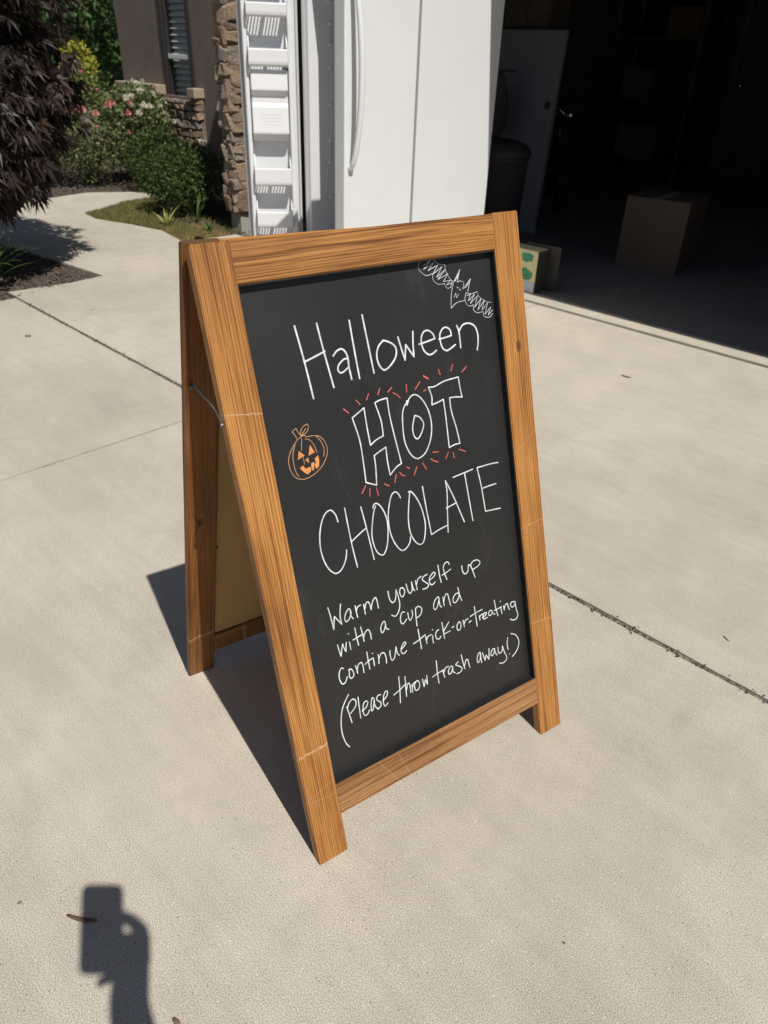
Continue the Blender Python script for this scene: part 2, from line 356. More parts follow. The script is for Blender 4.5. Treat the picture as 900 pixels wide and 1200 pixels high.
# ------------------------------------------------------------------ ground
def poly_slab(name, pts, z1, thick, mat, parent=None, jit=0.0022, step=0.035, chamfer=0.005):
    out = []
    n = len(pts)
    for i in range(n):
        a = V((*pts[i], 0)); b = V((*pts[(i + 1) % n], 0)); L = (b - a).length; k = max(1, min(160, int(L / step)))
        nrm = V((-(b - a).y, (b - a).x, 0)).normalized()
        for j in range(k):
            q = a.lerp(b, j / k)
            if j: q = q + nrm * (noise.noise(q * 9.0) * 1.2 + noise.noise(q * 45.0)) * jit
            out.append(q)
    bm = bmesh.new()
    f = bm.faces.new([bm.verts.new((q.x, q.y, z1)) for q in out]); bm.normal_update()
    if f.normal.z < 0: f.normal_flip()
    r = bmesh.ops.inset_region(bm, faces=[f], thickness=chamfer, depth=0.0, use_even_offset=True)
    rim = {v for ff in r['faces'] for v in ff.verts} - set(f.verts)
    for v in rim: v.co.z -= chamfer * (0.7 + 0.5 * noise.noise(v.co * 20))
    ed = [e for e in bm.edges if len(e.link_faces) == 1]
    x = bmesh.ops.extrude_edge_only(bm, edges=ed)
    for v in x['geom']:
        if isinstance(v, bmesh.types.BMVert): v.co.z = z1 - thick
    me = bpy.data.meshes.new(name); bm.to_mesh(me); bm.free()
    return link(name, me, mat, parent)
gb = MB(); gb.add([(-700, -700, -0.03), (700, -700, -0.03), (700, 700, -0.03), (-700, 700, -0.03)], [(0, 1, 2, 3)])
struct(gb.build('ground', 'field'))
JY, JX = 1.5287, -2.398            # joint lines of the drive
drive = empty('driveway', (0, 0, 0)); drive['kind'] = 'structure'
gp = 0.0075
xs = [(-4.56, JX), (JX, 0.62), (0.62, 3.6)]
for i, (xa, xb) in enumerate(xs):
    xl = xa + (0 if i == 0 else 0.005); xr = xb - 0.005
    if i == 0:
        poly_slab('concrete_slab', [(xl, JY + gp), (xr, JY + gp), (xr, 3.792), (xl, 3.792), (xl, 2.16), (-4.525, 1.90)], 0, 0.1, 'concrete', drive)
        poly_slab('concrete_slab', [(-4.30, -1.5), (xr, -1.5), (xr, JY - gp), (-4.42, JY - gp)], -0.002, 0.1, 'concrete', drive)
    else:
        poly_slab('concrete_slab', [(xl, JY + gp), (xr, JY + gp), (xr, 3.792), (xl, 3.792)], 0, 0.1, 'concrete', drive)
        poly_slab('concrete_slab', [(xl, -1.5), (xr, -1.5), (xr, JY - gp), (xl, JY - gp)], -0.002, 0.1, 'concrete', drive)
    poly_slab('concrete_slab', [(xl if i else -4.2, -4.5), (xr, -4.5), (xr, -1.512), (xl if i else -4.3, -1.512)], -0.003, 0.1, 'concrete', drive)
MB().box(-4.45, 3.6, JY - 0.016, JY + 0.016, -0.05, -0.0062).build('joint_filler', 'joint_filler', drive)
MB().box(JX - 0.008, JX + 0.008, -1.5, 3.785, -0.05, -0.0036).build('joint_dirt', 'joint_dirt', drive)
# grit that has collected along the expansion joint
gm = MB(); rg = random.Random(3)
for k in range(1300):
    x = rg.uniform(-4.3, 0.6); y = JY + rg.gauss(0, 0.0065); s_ = rg.uniform(0.0007, 0.0026)
    M = Matrix.Translation((x, y, -0.0055 + s_ * 0.5 if abs(y - JY) < 0.009 else s_ * 0.3)) @ Quaternion((rg.random(), rg.random(), rg.random(), rg.random())).normalized().to_matrix().to_4x4()
    gm.box(-s_ * rg.uniform(.6, 2.2), s_, -s_, s_, -s_ * .5, s_ * .5, M)
tag(gm.build('grit', 'soil', drive), kind='stuff')
poly_slab('threshold_slab', [(-5.08, 3.800), (3.5, 3.800), (3.5, 3.951), (-5.08, 3.951)], 0.011, 0.12, 'concrete', drive, chamfer=0.010)  # sunlit strip of the floor, split off at the shadow edge
walk = empty('walkway', (-5.6, 2.6, 0)); walk['kind'] = 'structure'
poly_slab('concrete_slab', [(-4.565, 2.13), (-5.128, 2.071), (-5.67, 2.0), (-6.6, 1.78), (-9.4, 1.0), (-9.8, 2.0), (-8.2, 2.3), (-7.45, 2.55), (-7.33, 3.05), (-7.42, 3.45), (-7.12, 3.98), (-7.05, 4.52), (-6.35, 4.52), (-6.45, 4.1), (-6.79, 3.83), (-6.70, 3.45), (-6.55, 3.2), (-6.42, 2.95), (-6.2, 2.93), (-5.84, 3.05), (-5.5, 3.12), (-5.07, 3.04), (-5.045, 3.50), (-4.565, 3.50)], -0.001, 0.1, 'concrete', walk, step=0.05)
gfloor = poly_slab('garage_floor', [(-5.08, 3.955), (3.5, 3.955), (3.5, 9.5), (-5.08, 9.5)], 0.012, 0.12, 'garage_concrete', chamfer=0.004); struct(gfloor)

def in_poly(x, y, P):
    c = False; j = len(P) - 1
    for i in range(len(P)):
        if (P[i][1] > y) != (P[j][1] > y) and x < (P[j][0] - P[i][0]) * (y - P[i][1]) / (P[j][1] - P[i][1]) + P[i][0]: c = not c
        j = i
    return c
def flat_poly(name, pts, z, mat, rel=0.0, n=0):
    bm = bmesh.new(); bm.faces.new([bm.verts.new((x, y, z)) for x, y in pts])
    bmesh.ops.triangulate(bm, faces=bm.faces); bmesh.ops.subdivide_edges(bm, edges=bm.edges, cuts=5, use_grid_fill=True)
    for v in bm.verts: v.co.z += rel * noise.noise(v.co * 3.0)
    bmesh.ops.recalc_face_normals(bm, faces=bm.faces)
    me = bpy.data.meshes.new(name); bm.to_mesh(me); bm.free(); return link(name, me, mat)
BEDA = [(-4.555, 2.125), (-4.52, 1.90), (-4.41, 1.53), (-4.28, -1.5), (-8, -1.5), (-9.4, 1.0), (-6.6, 1.78), (-5.67, 2.0), (-5.128, 2.071)]
BEDC = [(-9.8, 2.0), (-8.2, 2.3), (-7.45, 2.55), (-7.33, 3.05), (-7.42, 3.45), (-7.12, 3.98), (-7.05, 4.52), (-7.05, 4.70), (-8.7, 4.72), (-9.4, 6.0), (-12.5, 6.2), (-12.5, 2.2)]
LAWN = [(-6.42, 2.95), (-6.2, 2.93), (-5.84, 3.05), (-5.5, 3.12), (-5.07, 3.04), (-5.045, 3.50), (-5.10, 3.56), (-5.30, 3.60), (-5.30, 4.66), (-6.35, 4.66), (-6.35, 4.52), (-6.45, 4.1), (-6.79, 3.83), (-6.70, 3.45), (-6.55, 3.2)]
struct(flat_poly('mulch_bed', BEDA, -0.014, 'soil', 0.012)); struct(flat_poly('rose_bed', BEDC, -0.016, 'soil', 0.014)); struct(flat_poly('lawn_soil', LAWN, -0.012, 'soil', 0.010))
def chips(name, P, n, seed, box_, size=(0.012, 0.04)):
    r = random.Random(seed); m = MB()
    while n > 0:
        x = r.uniform(box_[0], box_[1]); y = r.uniform(box_[2], box_[3])
        if not in_poly(x, y, P): continue
        n -= 1
        l = r.uniform(*size); q = Quaternion((r.gauss(0, .25), r.gauss(0, .25), r.gauss(0, .2)), 1) if 0 else (Matrix.Rotation(r.uniform(0, 6.28), 4, 'Z') @ Matrix.Rotation(r.gauss(0, .35), 4, 'Y') @ Matrix.Rotation(r.gauss(0, .35), 4, 'X'))
        M = Matrix.Translation((x, y, -0.012 + r.uniform(0.0, 0.014))) @ q
        a, b = l * 0.5, l * r.uniform(.12, .28); h = l * 0.07
        m.add([M @ V(p) for p in ((-a, -b * .6, 0), (-a * .5, b, 0), (a * .7, b * .8, 0), (a, -b * .3, 0), (a * .2, -b, h), (-a * .2, b * .2, h * 2))], [(0, 4, 5), (4, 3, 5), (3, 2, 5), (2, 1, 5), (1, 0, 5)])
    return tag(m.build(name, 'mulch_chip', fix=False), kind='stuff')
chips('bark_mulch', BEDA, 5200, 11, (-6.6, -4.2, 0.6, 2.2))
chips('bark_mulch', BEDC, 3600, 12, (-9.6, -7.0, 2.2, 4.8), (0.02, 0.05))
chips('bark_mulch', [(-6.35, 3.42), (-5.05, 3.40), (-5.05, 4.6), (-6.35, 4.5)], 1600, 13, (-6.4, -5.0, 3.4, 4.6), (0.015, 0.045))
def blades(name, n, seed, sel, mat, h, wdt, box_):
    r = random.Random(seed); m = MB()
    while n > 0:
        x = r.uniform(box_[0], box_[1]); y = r.uniform(box_[2], box_[3])
        if not sel(x, y): continue
        n -= 1; hh = r.uniform(*h); a = r.uniform(0, 6.28); t = r.uniform(0.2, 1.1); ca, sa = math.cos(a), math.sin(a)
        bx, by = -sa * wdt, ca * wdt
        m.add([(x - bx, y - by, -0.014), (x + bx, y + by, -0.014), (x + ca * hh * t * .5 + bx * .6, y + sa * hh * t * .5 + by * .6, hh * .65), (x + ca * hh * t, y + sa * hh * t, hh * .95)], [(0, 1, 2), (0, 2, 3)])
    return tag(m.build(name, mat, fix=False), kind='stuff')
def lawn_sel(x, y):
    if not in_poly(x, y, LAWN) or y > 3.75: return False
    if x > -6.35 and y > 3.34 and x > -6.2: return random.random() < 0.10
    return True
def dry_sel(x, y):
    return in_poly(x, y, LAWN) and y < 3.42 and x > -5.55 and random.random() < (x + 5.55) * 2.4
b = tag(blades('grass', 17000, 21, lawn_sel, 'lawn_blade', (0.012, 0.034), 0.0022, (-6.8, -5.0, 2.9, 3.8)), 'low olive ground cover grass in the island beside the walkway', 'grass')
b = tag(blades('dry_grass', 5000, 22, dry_sel, 'lawn_dry', (0.010, 0.028), 0.0022, (-5.6, -5.0, 3.0, 3.5)), 'dry straw coloured grass at the edge of the drive', 'grass')
# ------------------------------------------------------------------ house with garage
g = NG('stone'); co = g.coord(rnd=9.0); oi = g.n('ShaderNodeObjectInfo')
c = g.ramp(oi.outputs['Random'], [(0.0, (0.24, 0.18, 0.14)), (0.2, (0.42, 0.31, 0.22)), (0.4, (0.31, 0.275, 0.24)), (0.6, (0.48, 0.375, 0.28)), (0.8, (0.38, 0.235, 0.15)), (1.0, (0.36, 0.32, 0.285))])
c = g.mix(0.7, c, g.ramp(g.noise(co, 3.0, 5, 0.7), [(0.25, 0.28), (0.75, 0.66)]), 'OVERLAY'); g.color(c); g.set(rough=0.92, spec=0.2)
g.bump(g.noise(co, 6.0, 6, 0.7), 0.06, 0.7)
def stone_mesh(i):
    r = random.Random(100 + i); bm = bmesh.new(); bmesh.ops.create_cube(bm, size=1.0)
    bmesh.ops.bevel(bm, geom=list(bm.edges), offset=r.uniform(.10, .17), segments=1, affect='EDGES')
    for v in bm.verts:
        k = v.co * 1.7 + V((i * 9.1, 0, 0)); v.co += V((noise.noise(k), noise.noise(k + V((5, 0, 0))), noise.noise(k + V((0, 7, 0))))) * 0.24
    me = bpy.data.meshes.new('stone'); bm.to_mesh(me); bm.free(); me.materials.append(MATS['stone']); return me
STONES = [stone_mesh(i) for i in range(9)]
def stone(parent, c, size, rz=0.0):
    r = random.choice(STONES)
    M = Matrix.Translation(c) @ Matrix.Rotation(rz, 4, 'Z') @ Matrix.Rotation(random.gauss(0, .07), 4, 'Y') @ Matrix.Rotation(random.gauss(0, .05), 4, 'X') @ Matrix.Diagonal((*size, 1))
    return link('stone', r, None, parent, M)
house = empty('house', (-5.25, 3.55, 0), 'brown stucco house with stone trim and an open garage', 'house')
# stone pier at the garage corner
pier = box('stone_pier', 'mortar', (-5.235, -5.135, 3.61, 3.80, 0.13, 2.74), house)
def column(axis, a0, a1, z0, z1, hr, fixed, dep):
    z = z0
    while z < z1:
        h = random.uniform(*hr); l = (a1 - a0) * random.uniform(.92, 1.12); c_ = (a0 + a1) / 2 + random.uniform(-.006, .006)
        dd_ = dep * random.uniform(.85, 1.25)
        if axis == 'x': stone(pier, (c_, fixed, z + h / 2), (l, dd_, h * 1.03))
        else: stone(pier, (fixed, c_, z + h / 2), (dd_, l, h * 1.03))
        z += h * .985
column('x', -5.245, -5.155, 0.135, 2.66, (0.05, 0.13), 3.605, 0.095)
column('x', -5.160, -5.090, 0.135, 2.66, (0.06, 0.16), 3.600, 0.105)
column('y', 3.575, 3.680, 0.16, 2.66, (0.05, 0.15), -5.128, 0.095)
column('y', 3.680, 3.795, 0.14, 2.66, (0.06, 0.14), -5.130, 0.095)
box('pier_foundation', 'foundation_concrete', (-5.24, -5.105, 3.60, 3.81, -0.05, 0.128), house, 0.008)
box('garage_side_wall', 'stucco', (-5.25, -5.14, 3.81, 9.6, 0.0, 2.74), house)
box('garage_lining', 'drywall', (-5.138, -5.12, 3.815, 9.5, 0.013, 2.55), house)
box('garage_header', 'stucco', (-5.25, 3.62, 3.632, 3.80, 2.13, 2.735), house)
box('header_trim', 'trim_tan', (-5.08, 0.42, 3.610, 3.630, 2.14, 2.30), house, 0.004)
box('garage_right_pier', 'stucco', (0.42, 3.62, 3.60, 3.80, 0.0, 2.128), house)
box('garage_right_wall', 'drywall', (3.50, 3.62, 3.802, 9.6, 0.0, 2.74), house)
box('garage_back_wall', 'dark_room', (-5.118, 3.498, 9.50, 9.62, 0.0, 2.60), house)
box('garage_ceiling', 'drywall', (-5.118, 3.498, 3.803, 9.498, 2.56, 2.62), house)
# door in the back wall of the garage
dr = box('interior_door', 'shelf_dark', (-3.83, -2.95, 9.455, 9.495, 0.10, 2.12), house, 0.004)
for b_ in ((-3.92, -3.84, 9.45, 9.498, 0.05, 2.2), (-2.94, -2.86, 9.45, 9.498, 0.05, 2.2)): box('door_trim', 'drywall', b_, house, 0.003)
for zz in ((0.25, 0.95), (1.10, 2.0)): box('door_panel', 'shelf_dark', (-3.70, -3.08, 9.44, 9.457, zz[0], zz[1]), dr, 0.006)
MB().lathe([(0.012, 0), (0.012, -0.04), (0.028, -0.045), (0.03, -0.065), (0.015, -0.08)], (-3.76, 9.455, 1.05), 16, 'y').build('door_knob', 'chrome', dr, smooth=True)
# roofs
def hip(name, x0, x1, y0, y1, z0, zr, ins):
    ym = (y0 + y1) / 2; m = MB()
    m.add([(x0, y0, z0), (x1, y0, z0), (x1, y1, z0), (x0, y1, z0), (x0, y0, z0 + .14), (x1, y0, z0 + .14), (x1, y1, z0 + .14), (x0, y1, z0 + .14), (x0 + ins, ym, zr), (x1 - ins, ym, zr)],
          [(0, 3, 2, 1), (0, 1, 5, 4), (1, 2, 6, 5), (2, 3, 7, 6), (3, 0, 4, 7), (4, 5, 9, 8), (5, 6, 9), (6, 7, 8, 9), (7, 4, 8)])
    return m.build(name, 'roof_shingle', house)
hip('garage_roof', -5.58, 3.9, 3.545, 10.0, 2.742, 4.5, 3.3)
hip('main_roof', -9.0, -5.60, 4.50, 10.4, 2.86, 4.3, 1.2)
# front wall with window opening
YW = 4.65
WX0, WX1 = -7.74, -7.20
for b_ in ((-8.62, WX0, YW, YW + .15, 0.0, 2.858), (WX1, -5.255, YW, YW + .15, 0.0, 2.858), (WX0 + .001, WX1 - .001, YW + .002, YW + .15, 0.0, 0.745), (WX0 + .001, WX1 - .001, YW + .002, YW + .15, 2.12, 2.858)):
    box('front_wall', 'stucco', b_, house)
box('end_wall', 'stucco', (-8.62, -8.50, YW + .152, 9.6, 0, 2.855), house)
box('house_foundation', 'foundation_concrete', (-7.05, -5.26, YW - .03, YW - .002, -0.05, 0.20), house, 0.006)
win = box('window', 'window_frame', (WX0, WX0 + .055, YW - .015, YW + .06, 0.745, 2.12), house, 0.004)
for b_ in ((WX1 - .055, WX1, YW - .015, YW + .06, 0.745, 2.12), (WX0 + .056, WX1 - .056, YW - .014, YW + .06, 2.06, 2.119)): box('frame', 'window_frame', b_, win, 0.003)
for b_ in ((WX0 + .057, WX0 + .085, YW + .0, YW + .04, 0.78, 2.06), (WX1 - .085, WX1 - .057, YW + .0, YW + .04, 0.78, 2.06), (WX0 + .057, WX1 - .057, YW - .01, YW + .045, 0.746, 0.785), (WX0 + .086, WX1 - .086, YW - .004, YW + .04, 1.12, 1.16)): box('sash', 'shutter_white' if b_[4] > 1 else 'window_frame', b_, win, 0.003)
box('pane', 'glass', (WX0 + .086, WX1 - .086, YW + .018, YW + .022, 0.786, 1.119), win)
box('pane', 'glass', (WX0 + .086, WX1 - .086, YW + .018, YW + .022, 1.161, 2.055), win)
box('shutter_backing', 'dark_room', (WX0 + .058, WX1 - .058, YW + .13, YW + .14, 0.75, 2.10), win)
lm = MB().box(-0.18, 0.18, -0.029, 0.029, -0.004, 0.004); lme = None
for k in range(24):
    M = Matrix.Translation(((WX0 + WX1) / 2, YW + .07, 0.80 + k * 0.054)) @ Matrix.Rotation(R_(52), 4, 'X')
    if lme is None: o = lm.build('louver', 'shutter_white', win, M); lme = o.data
    else: link('louver', lme, None, win, M)
# stone wainscot and ledge
wn = box('stone_wainscot', 'mortar', (-8.60, -7.085, YW - .05, YW - .002, 0.10, 0.80), house)
wn2 = wn
z = 0.10
while z < 0.79:
    h = min(random.uniform(0.05, 0.125), 0.80 - z); x = -8.60
    while x < -7.09:
        l = min(random.uniform(0.06, 0.17), -7.075 - x)
        if l > 0.03:
            top = h
            if x + l > WX0 and x < WX1 and z + h > 0.745: top = max(0.03, 0.745 - z)
            stone(wn, (x + l / 2, YW - .055, z + top / 2), (l * 1.0, 0.085, top * 1.0))
        x += l + 0.006
    z += h + 0.006
for x0, x1 in ((-8.60, WX0 - .012), (WX1 + .012, -7.06)): box('ledge', 'trim_tan', (x0, x1, YW - .125, YW - .001, 0.80, 0.885), house, 0.008)

# ------------------------------------------------------------------ refrigerator
fr = empty('refrigerator', (-3.335, 3.5, 0.012), 'white side by side refrigerator with both doors open outside the garage', 'refrigerator')
cab = box('cabinet', 'fridge_white', (-2.905, -2.88, 3.17, 3.82, 0.02, 1.75), fr, 0.004)
for b_ in ((-3.79, -3.765, 3.17, 3.82, 0.02, 1.75), (-3.764, -2.906, 3.171, 3.819, 1.715, 1.749), (-3.764, -2.906, 3.79, 3.818, 0.02, 1.714)): box('cabinet_panel', 'fridge_white', b_, cab, 0.003)
box('cabinet_base', 'gasket', (-3.764, -2.906, 3.19, 3.788, 0.014, 0.12), cab)
box('liner', 'liner_white', (-3.764, -3.735, 3.172, 3.788, 0.121, 1.714), cab, 0.003)
box('liner', 'liner_white', (-2.936, -2.906, 3.172, 3.788, 0.121, 1.714), cab, 0.003)
box('divider', 'liner_white', (-3.44, -3.39, 3.174, 3.788, 0.121, 1.714), cab, 0.003)
box('liner_back', 'liner_white', (-3.734, -2.937, 3.75, 3.789, 0.122, 1.713), cab)
for zz in (0.42, 0.74, 1.06, 1.38):
    box('shelf', 'bin_white', (-3.386, -2.94, 3.24, 3.748, zz, zz + 0.012), cab, 0.002)
for zz in (1.48, 1.38, 1.28, 1.165, 0.975, 0.785, 0.665, 0.463):
    box('shelf_clip', 'bin_white', (-3.7352, -3.722, 3.318, 3.352, zz - .006, zz + .008), cab, 0.002)
for zz in (1.33, 0.73): box('shelf_rail', 'gasket', (-3.7352, -3.727, 3.33, 3.336, zz - .045, zz + .045), cab)
# door with the handle, standing open in line with the cabinet's side
dr = box('fresh_food_door', 'fridge_white', (-2.952, -2.88, 2.66, 3.152, 0.10, 1.75), fr, 0.007, seg=3)
box('door_liner', 'liner_white', (-2.99, -2.953, 2.70, 3.10, 0.14, 1.70), dr, 0.012)
box('gasket', 'gasket', (-2.962, -2.9525, 2.668, 3.145, 0.11, 1.74), dr, 0.003)
hb = MB(); pts = []; rs = []
for i in range(25):
    t = i / 24; zz = 0.76 + 0.80 * t; bow = math.sin(math.pi * t) ** 0.55
    pts.append((-2.876 + 0.062 * bow, 2.694 + 0.012 * bow, zz)); rs.append(0.0115 + 0.0035 * bow)
hb.tube(pts, rs, 12).build('handle', 'fridge_white', dr, smooth=True)
for zz in (0.768, 1.552): MB().tube([(-2.882, 2.694, zz), (-2.866, 2.695, zz)], 0.013, 12).build('handle_end', 'gasket', dr, smooth=True)
# freezer door, swung open, inner side to the drive
hp = V((-3.80, 3.15, 0)); ex = V((-0.595, -0.804, 0)).normalized(); ey = V((0.804, -0.595, 0)).normalized(); ez = V((0, 0, 1)); DL = 0.336
DM = frame(hp, ex, ey, ez)
def dbox(name, mat, b, parent, bevel=0.0, seg=2):
    m = MB().box(*b); m.v = [tuple(DM @ V(p)) for p in m.v]; return m.build(name, mat, parent, bevel=bevel, seg=seg)
fd = dbox('freezer_door', 'fridge_white', (0, DL, -0.062, 0, 0.10, 1.75), fr, 0.008, 3)
dbox('door_liner', 'liner_white', (0.022, DL - .022, 0.0005, 0.012, 0.12, 1.73), fd, 0.004)
for b_ in ((0.004, 0.014), (DL - .014, DL - .004)): dbox('gasket', 'gasket', (b_[0], b_[1], 0.0005, 0.011, 0.115, 1.735), fd, 0.002)
for b_ in ((0.030, 0.062), (DL - .052, DL - .026)): dbox('liner_rib', 'liner_white', (b_[0], b_[1], 0.0125, 0.062, 0.13, 1.72), fd, 0.010, 3)
def dprism(name, mat, prof, x0, x1, parent, bevel=0.0):   # profile in (ey, z), run along ex
    m = MB(); n = len(prof); m.add([DM @ V((x0, a, b)) for a, b in prof] + [DM @ V((x1, a, b)) for a, b in prof], [tuple(range(n)), tuple(range(2 * n - 1, n - 1, -1))] + [(i, n + i, n + (i + 1) % n, (i + 1) % n) for i in range(n)])
    return m.build(name, mat, parent, bevel=bevel)
for zb, zt, ze in ((1.60, 1.67, 1.70), (1.395, 1.462, 1.50), (1.165, 1.25, 1.33), (0.545, 0.645, 0.715), (0.305, 0.40, 0.475), (0.14, 0.22, 0.26)):
    bn = dprism('door_bin', 'bin_white', [(0.084, zb), (0.093, zb + .003), (0.099, zb + .011), (0.1015, zb + .024), (0.1025, zt - .006), (0.1005, zt), (0.0965, zt), (0.0950, zb + .026), (0.0925, zb + .014), (0.084, zb + .0055)], 0.064, DL - .054, fd, 0.0012)
    for xa in (0.0642, DL - .0602):
        dprism('bin_end', 'bin_white', [(0.013, zb), (0.082, zb), (0.0935, zb + .018), (0.0945, zt + .010), (0.075, zt + .018), (0.050, zt + (ze - zt) * .55), (0.034, ze), (0.013, ze)], xa, xa + 0.006, bn)
    x = 0.0705; e = DL - .0605; i = 0
    while x < e:           # slotted bin floor: two runs of slots
        solid = 0.026 if i in (0, 5) else 0.008
        x1 = min(e, x + solid) if i < 10 else e
        dbox('bin_floor', 'bin_white', (x, x1, 0.0125, 0.0838, zb, zb + 0.004), bn); x = x1 + 0.0095; i += 1
# moulded back of the ice dispenser
dh = dprism('dispenser_housing', 'liner_white', [(0.0125, 0.79), (0.060, 0.79), (0.088, 0.83), (0.072, 0.965), (0.060, 0.985), (0.058, 1.02), (0.082, 1.05), (0.070, 1.15), (0.0125, 1.155)], 0.068, DL - .058, fd, 0.010)
for k in range(5): dbox('housing_groove', 'gasket', (0.11, DL - .11, 0.0725, 0.0845 - k * .0018, 0.858 + k * 0.017, 0.8595 + k * 0.017), dh)

# ------------------------------------------------------------------ things in the garage
t = empty('leaning_door', (-3.86, 5.42, 0.012), 'white slab door leaning upright in the dark garage behind the refrigerator', 'door')
LM = Matrix.Translation((-3.865, 5.42, 0.013)) @ Matrix.Rotation(R_(-4.0), 4, 'X')
MB().box(-0.295, 0.295, 0.0, 0.038, 0.0, 1.42).build('slab', 'cabinet_white', t, LM, bevel=0.004)
MB().lathe([(0.027, -0.001), (0.027, -0.003), (0.018, -0.0035), (0.010, -0.0036)], (0.235, 0, 0.93), 16, 'y').build('knob_hole', 'black_plastic', t, LM)
t = empty('tall_cabinet', (-3.9, 5.9, 0.012), 'dark tall storage cabinet behind the leaning white door', 'cabinet')
box('body', 'shelf_dark', (-4.20, -3.78, 5.60, 5.85, 0.012, 1.9), t, 0.006)
for x0, x1 in ((-4.195, -3.992), (-3.988, -3.785)):
    cdr = box('cabinet_door', 'shelf_dark', (x0, x1, 5.578, 5.598, 0.06, 1.88), t, 0.003)
    box('pull', 'steel', ((x0 + x1) / 2 + (.07 if x0 < -4 else -.07), (x0 + x1) / 2 + (.082 if x0 < -4 else -.058), 5.56, 5.577, 1.0, 1.12), cdr)
bm_ = bmesh.new()
bag = MB(); n = 9
prof = [(0.02, 1.16), (0.05, 1.12), (0.085, 1.0), (0.10, 0.86), (0.09, 0.76), (0.05, 0.70), (0.01, 0.66)]
bag.lathe([(r, z_) for r, z_ in prof], (-3.98, 5.30, 0), 14)
bg_o = bag.build('hanging_bag', 'drywall', smooth=True); tag(bg_o, 'pale cloth bag hanging on the leaning white door', 'bag')
box('strap', 'drywall', (-3.984, -3.976, 5.30, 5.52, 1.15, 1.165), bg_o)
t = empty('waste_bin', (-3.42, 4.72, 0.012), 'dark grey round waste bin behind the refrigerator in the garage', 'bin')
MB().lathe([(0.17, 0.012), (0.178, 0.03), (0.205, 0.62), (0.215, 0.63), (0.215, 0.66)], (-3.47, 4.72, 0), 28).build('body', 'bin_grey', t, smooth=True)
MB().lathe([(0.222, 0.655), (0.222, 0.68), (0.19, 0.725), (0.11, 0.755), (0.03, 0.765)], (-3.47, 4.72, 0), 28).build('lid', 'bin_grey', t, smooth=True)
# cardboard box
t = empty('cardboard_box', (-2.39, 5.25, 0.012), 'closed brown cardboard box on the garage floor', 'box')
Mb = Matrix.Translation((-2.385, 5.24, 0.012)) @ Matrix.Rotation(R_(8), 4, 'Z')
m = MB().box(-0.215, 0.215, -0.215, 0.215, 0.0, 0.465, Mb); m.build('carton', 'cardboard', t, bevel=0.003)
m = MB().box(-0.217, -0.002, -0.217, 0.217, 0.4655, 0.4690, Mb); m.build('flap', 'cardboard', t)
m = MB().box(0.002, 0.217, -0.217, 0.217, 0.4655, 0.4690, Mb); m.build('flap', 'cardboard', t)
m = MB().box(-0.03, 0.03, -0.219, 0.219, 0.4694, 0.4699, Mb); m.build('tape', 'tape', t)
# printed package
t = empty('printed_package', (-2.62, 4.0, 0.012), 'cream package printed with green leaves by the garage threshold', 'package')
box('carton', 'box_cream', (-2.76, -2.525, 3.93, 4.05, 0.012, 0.262), t, 0.003)
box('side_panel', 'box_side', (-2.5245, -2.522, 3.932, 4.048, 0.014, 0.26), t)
box('label_band', 'box_blue_grey', (-2.66, -2.528, 3.9275, 3.9297, 0.02, 0.075), t)
def blob(cx, cz, w_, h_, seed):
    r = random.Random(seed); pts = []
    for k in range(16):
        a = k / 16 * 6.2832; q = 1 + r.uniform(-.22, .12)
        pts.append((cx + math.cos(a) * w_ * q, cz + math.sin(a) * h_ * q))
    m = MB(); m.add([(x, 3.9288, z_) for x, z_ in pts] + [(x, 3.9272, z_) for x, z_ in pts], [tuple(range(16)), tuple(range(31, 15, -1))] + [(i, (i + 1) % 16, 16 + (i + 1) % 16, 16 + i) for i in range(16)])
    return m.build('leaf_print', 'box_green', t)
blob(-2.60, 0.218, 0.045, 0.030, 1); blob(-2.60, 0.118, 0.046, 0.038, 2); blob(-2.70, 0.17, 0.04, 0.04, 3)
box('back_card', 'box_side', (-2.70, -2.45, 4.06, 4.066, 0.012, 0.28), t)
# shelf unit at the back
t = empty('storage_shelf', (-4.55, 9.1, 0.012), 'dark storage shelf against the back wall of the garage', 'shelf')
for x in (-5.05, -4.05):
    for y in (8.85, 9.35): box('post', 'shelf_dark', (x - .025, x + .025, y - .025, y + .025, 0.012, 2.1), t)
for zz in (0.25, 0.85, 1.45, 2.02): box('shelf_board', 'shelf_dark', (-5.08, -4.02, 8.82, 9.38, zz, zz + 0.025), t)
for (x0, x1, zz, h_, lab) in ((-4.95, -4.60, 0.875, 0.30, 'brown storage carton on the middle board of the garage shelf'), (-4.52, -4.15, 1.475, 0.28, 'brown storage carton on the upper board of the garage shelf'), (-4.90, -4.40, 0.275, 0.34, 'wide brown storage carton on the lowest board of the garage shelf')):
    tag(box('storage_carton', 'cardboard', (x0, x1, 8.95, 9.30, zz, zz + h_), None, 0.004), lab, 'carton', 'cartons on the garage shelf')
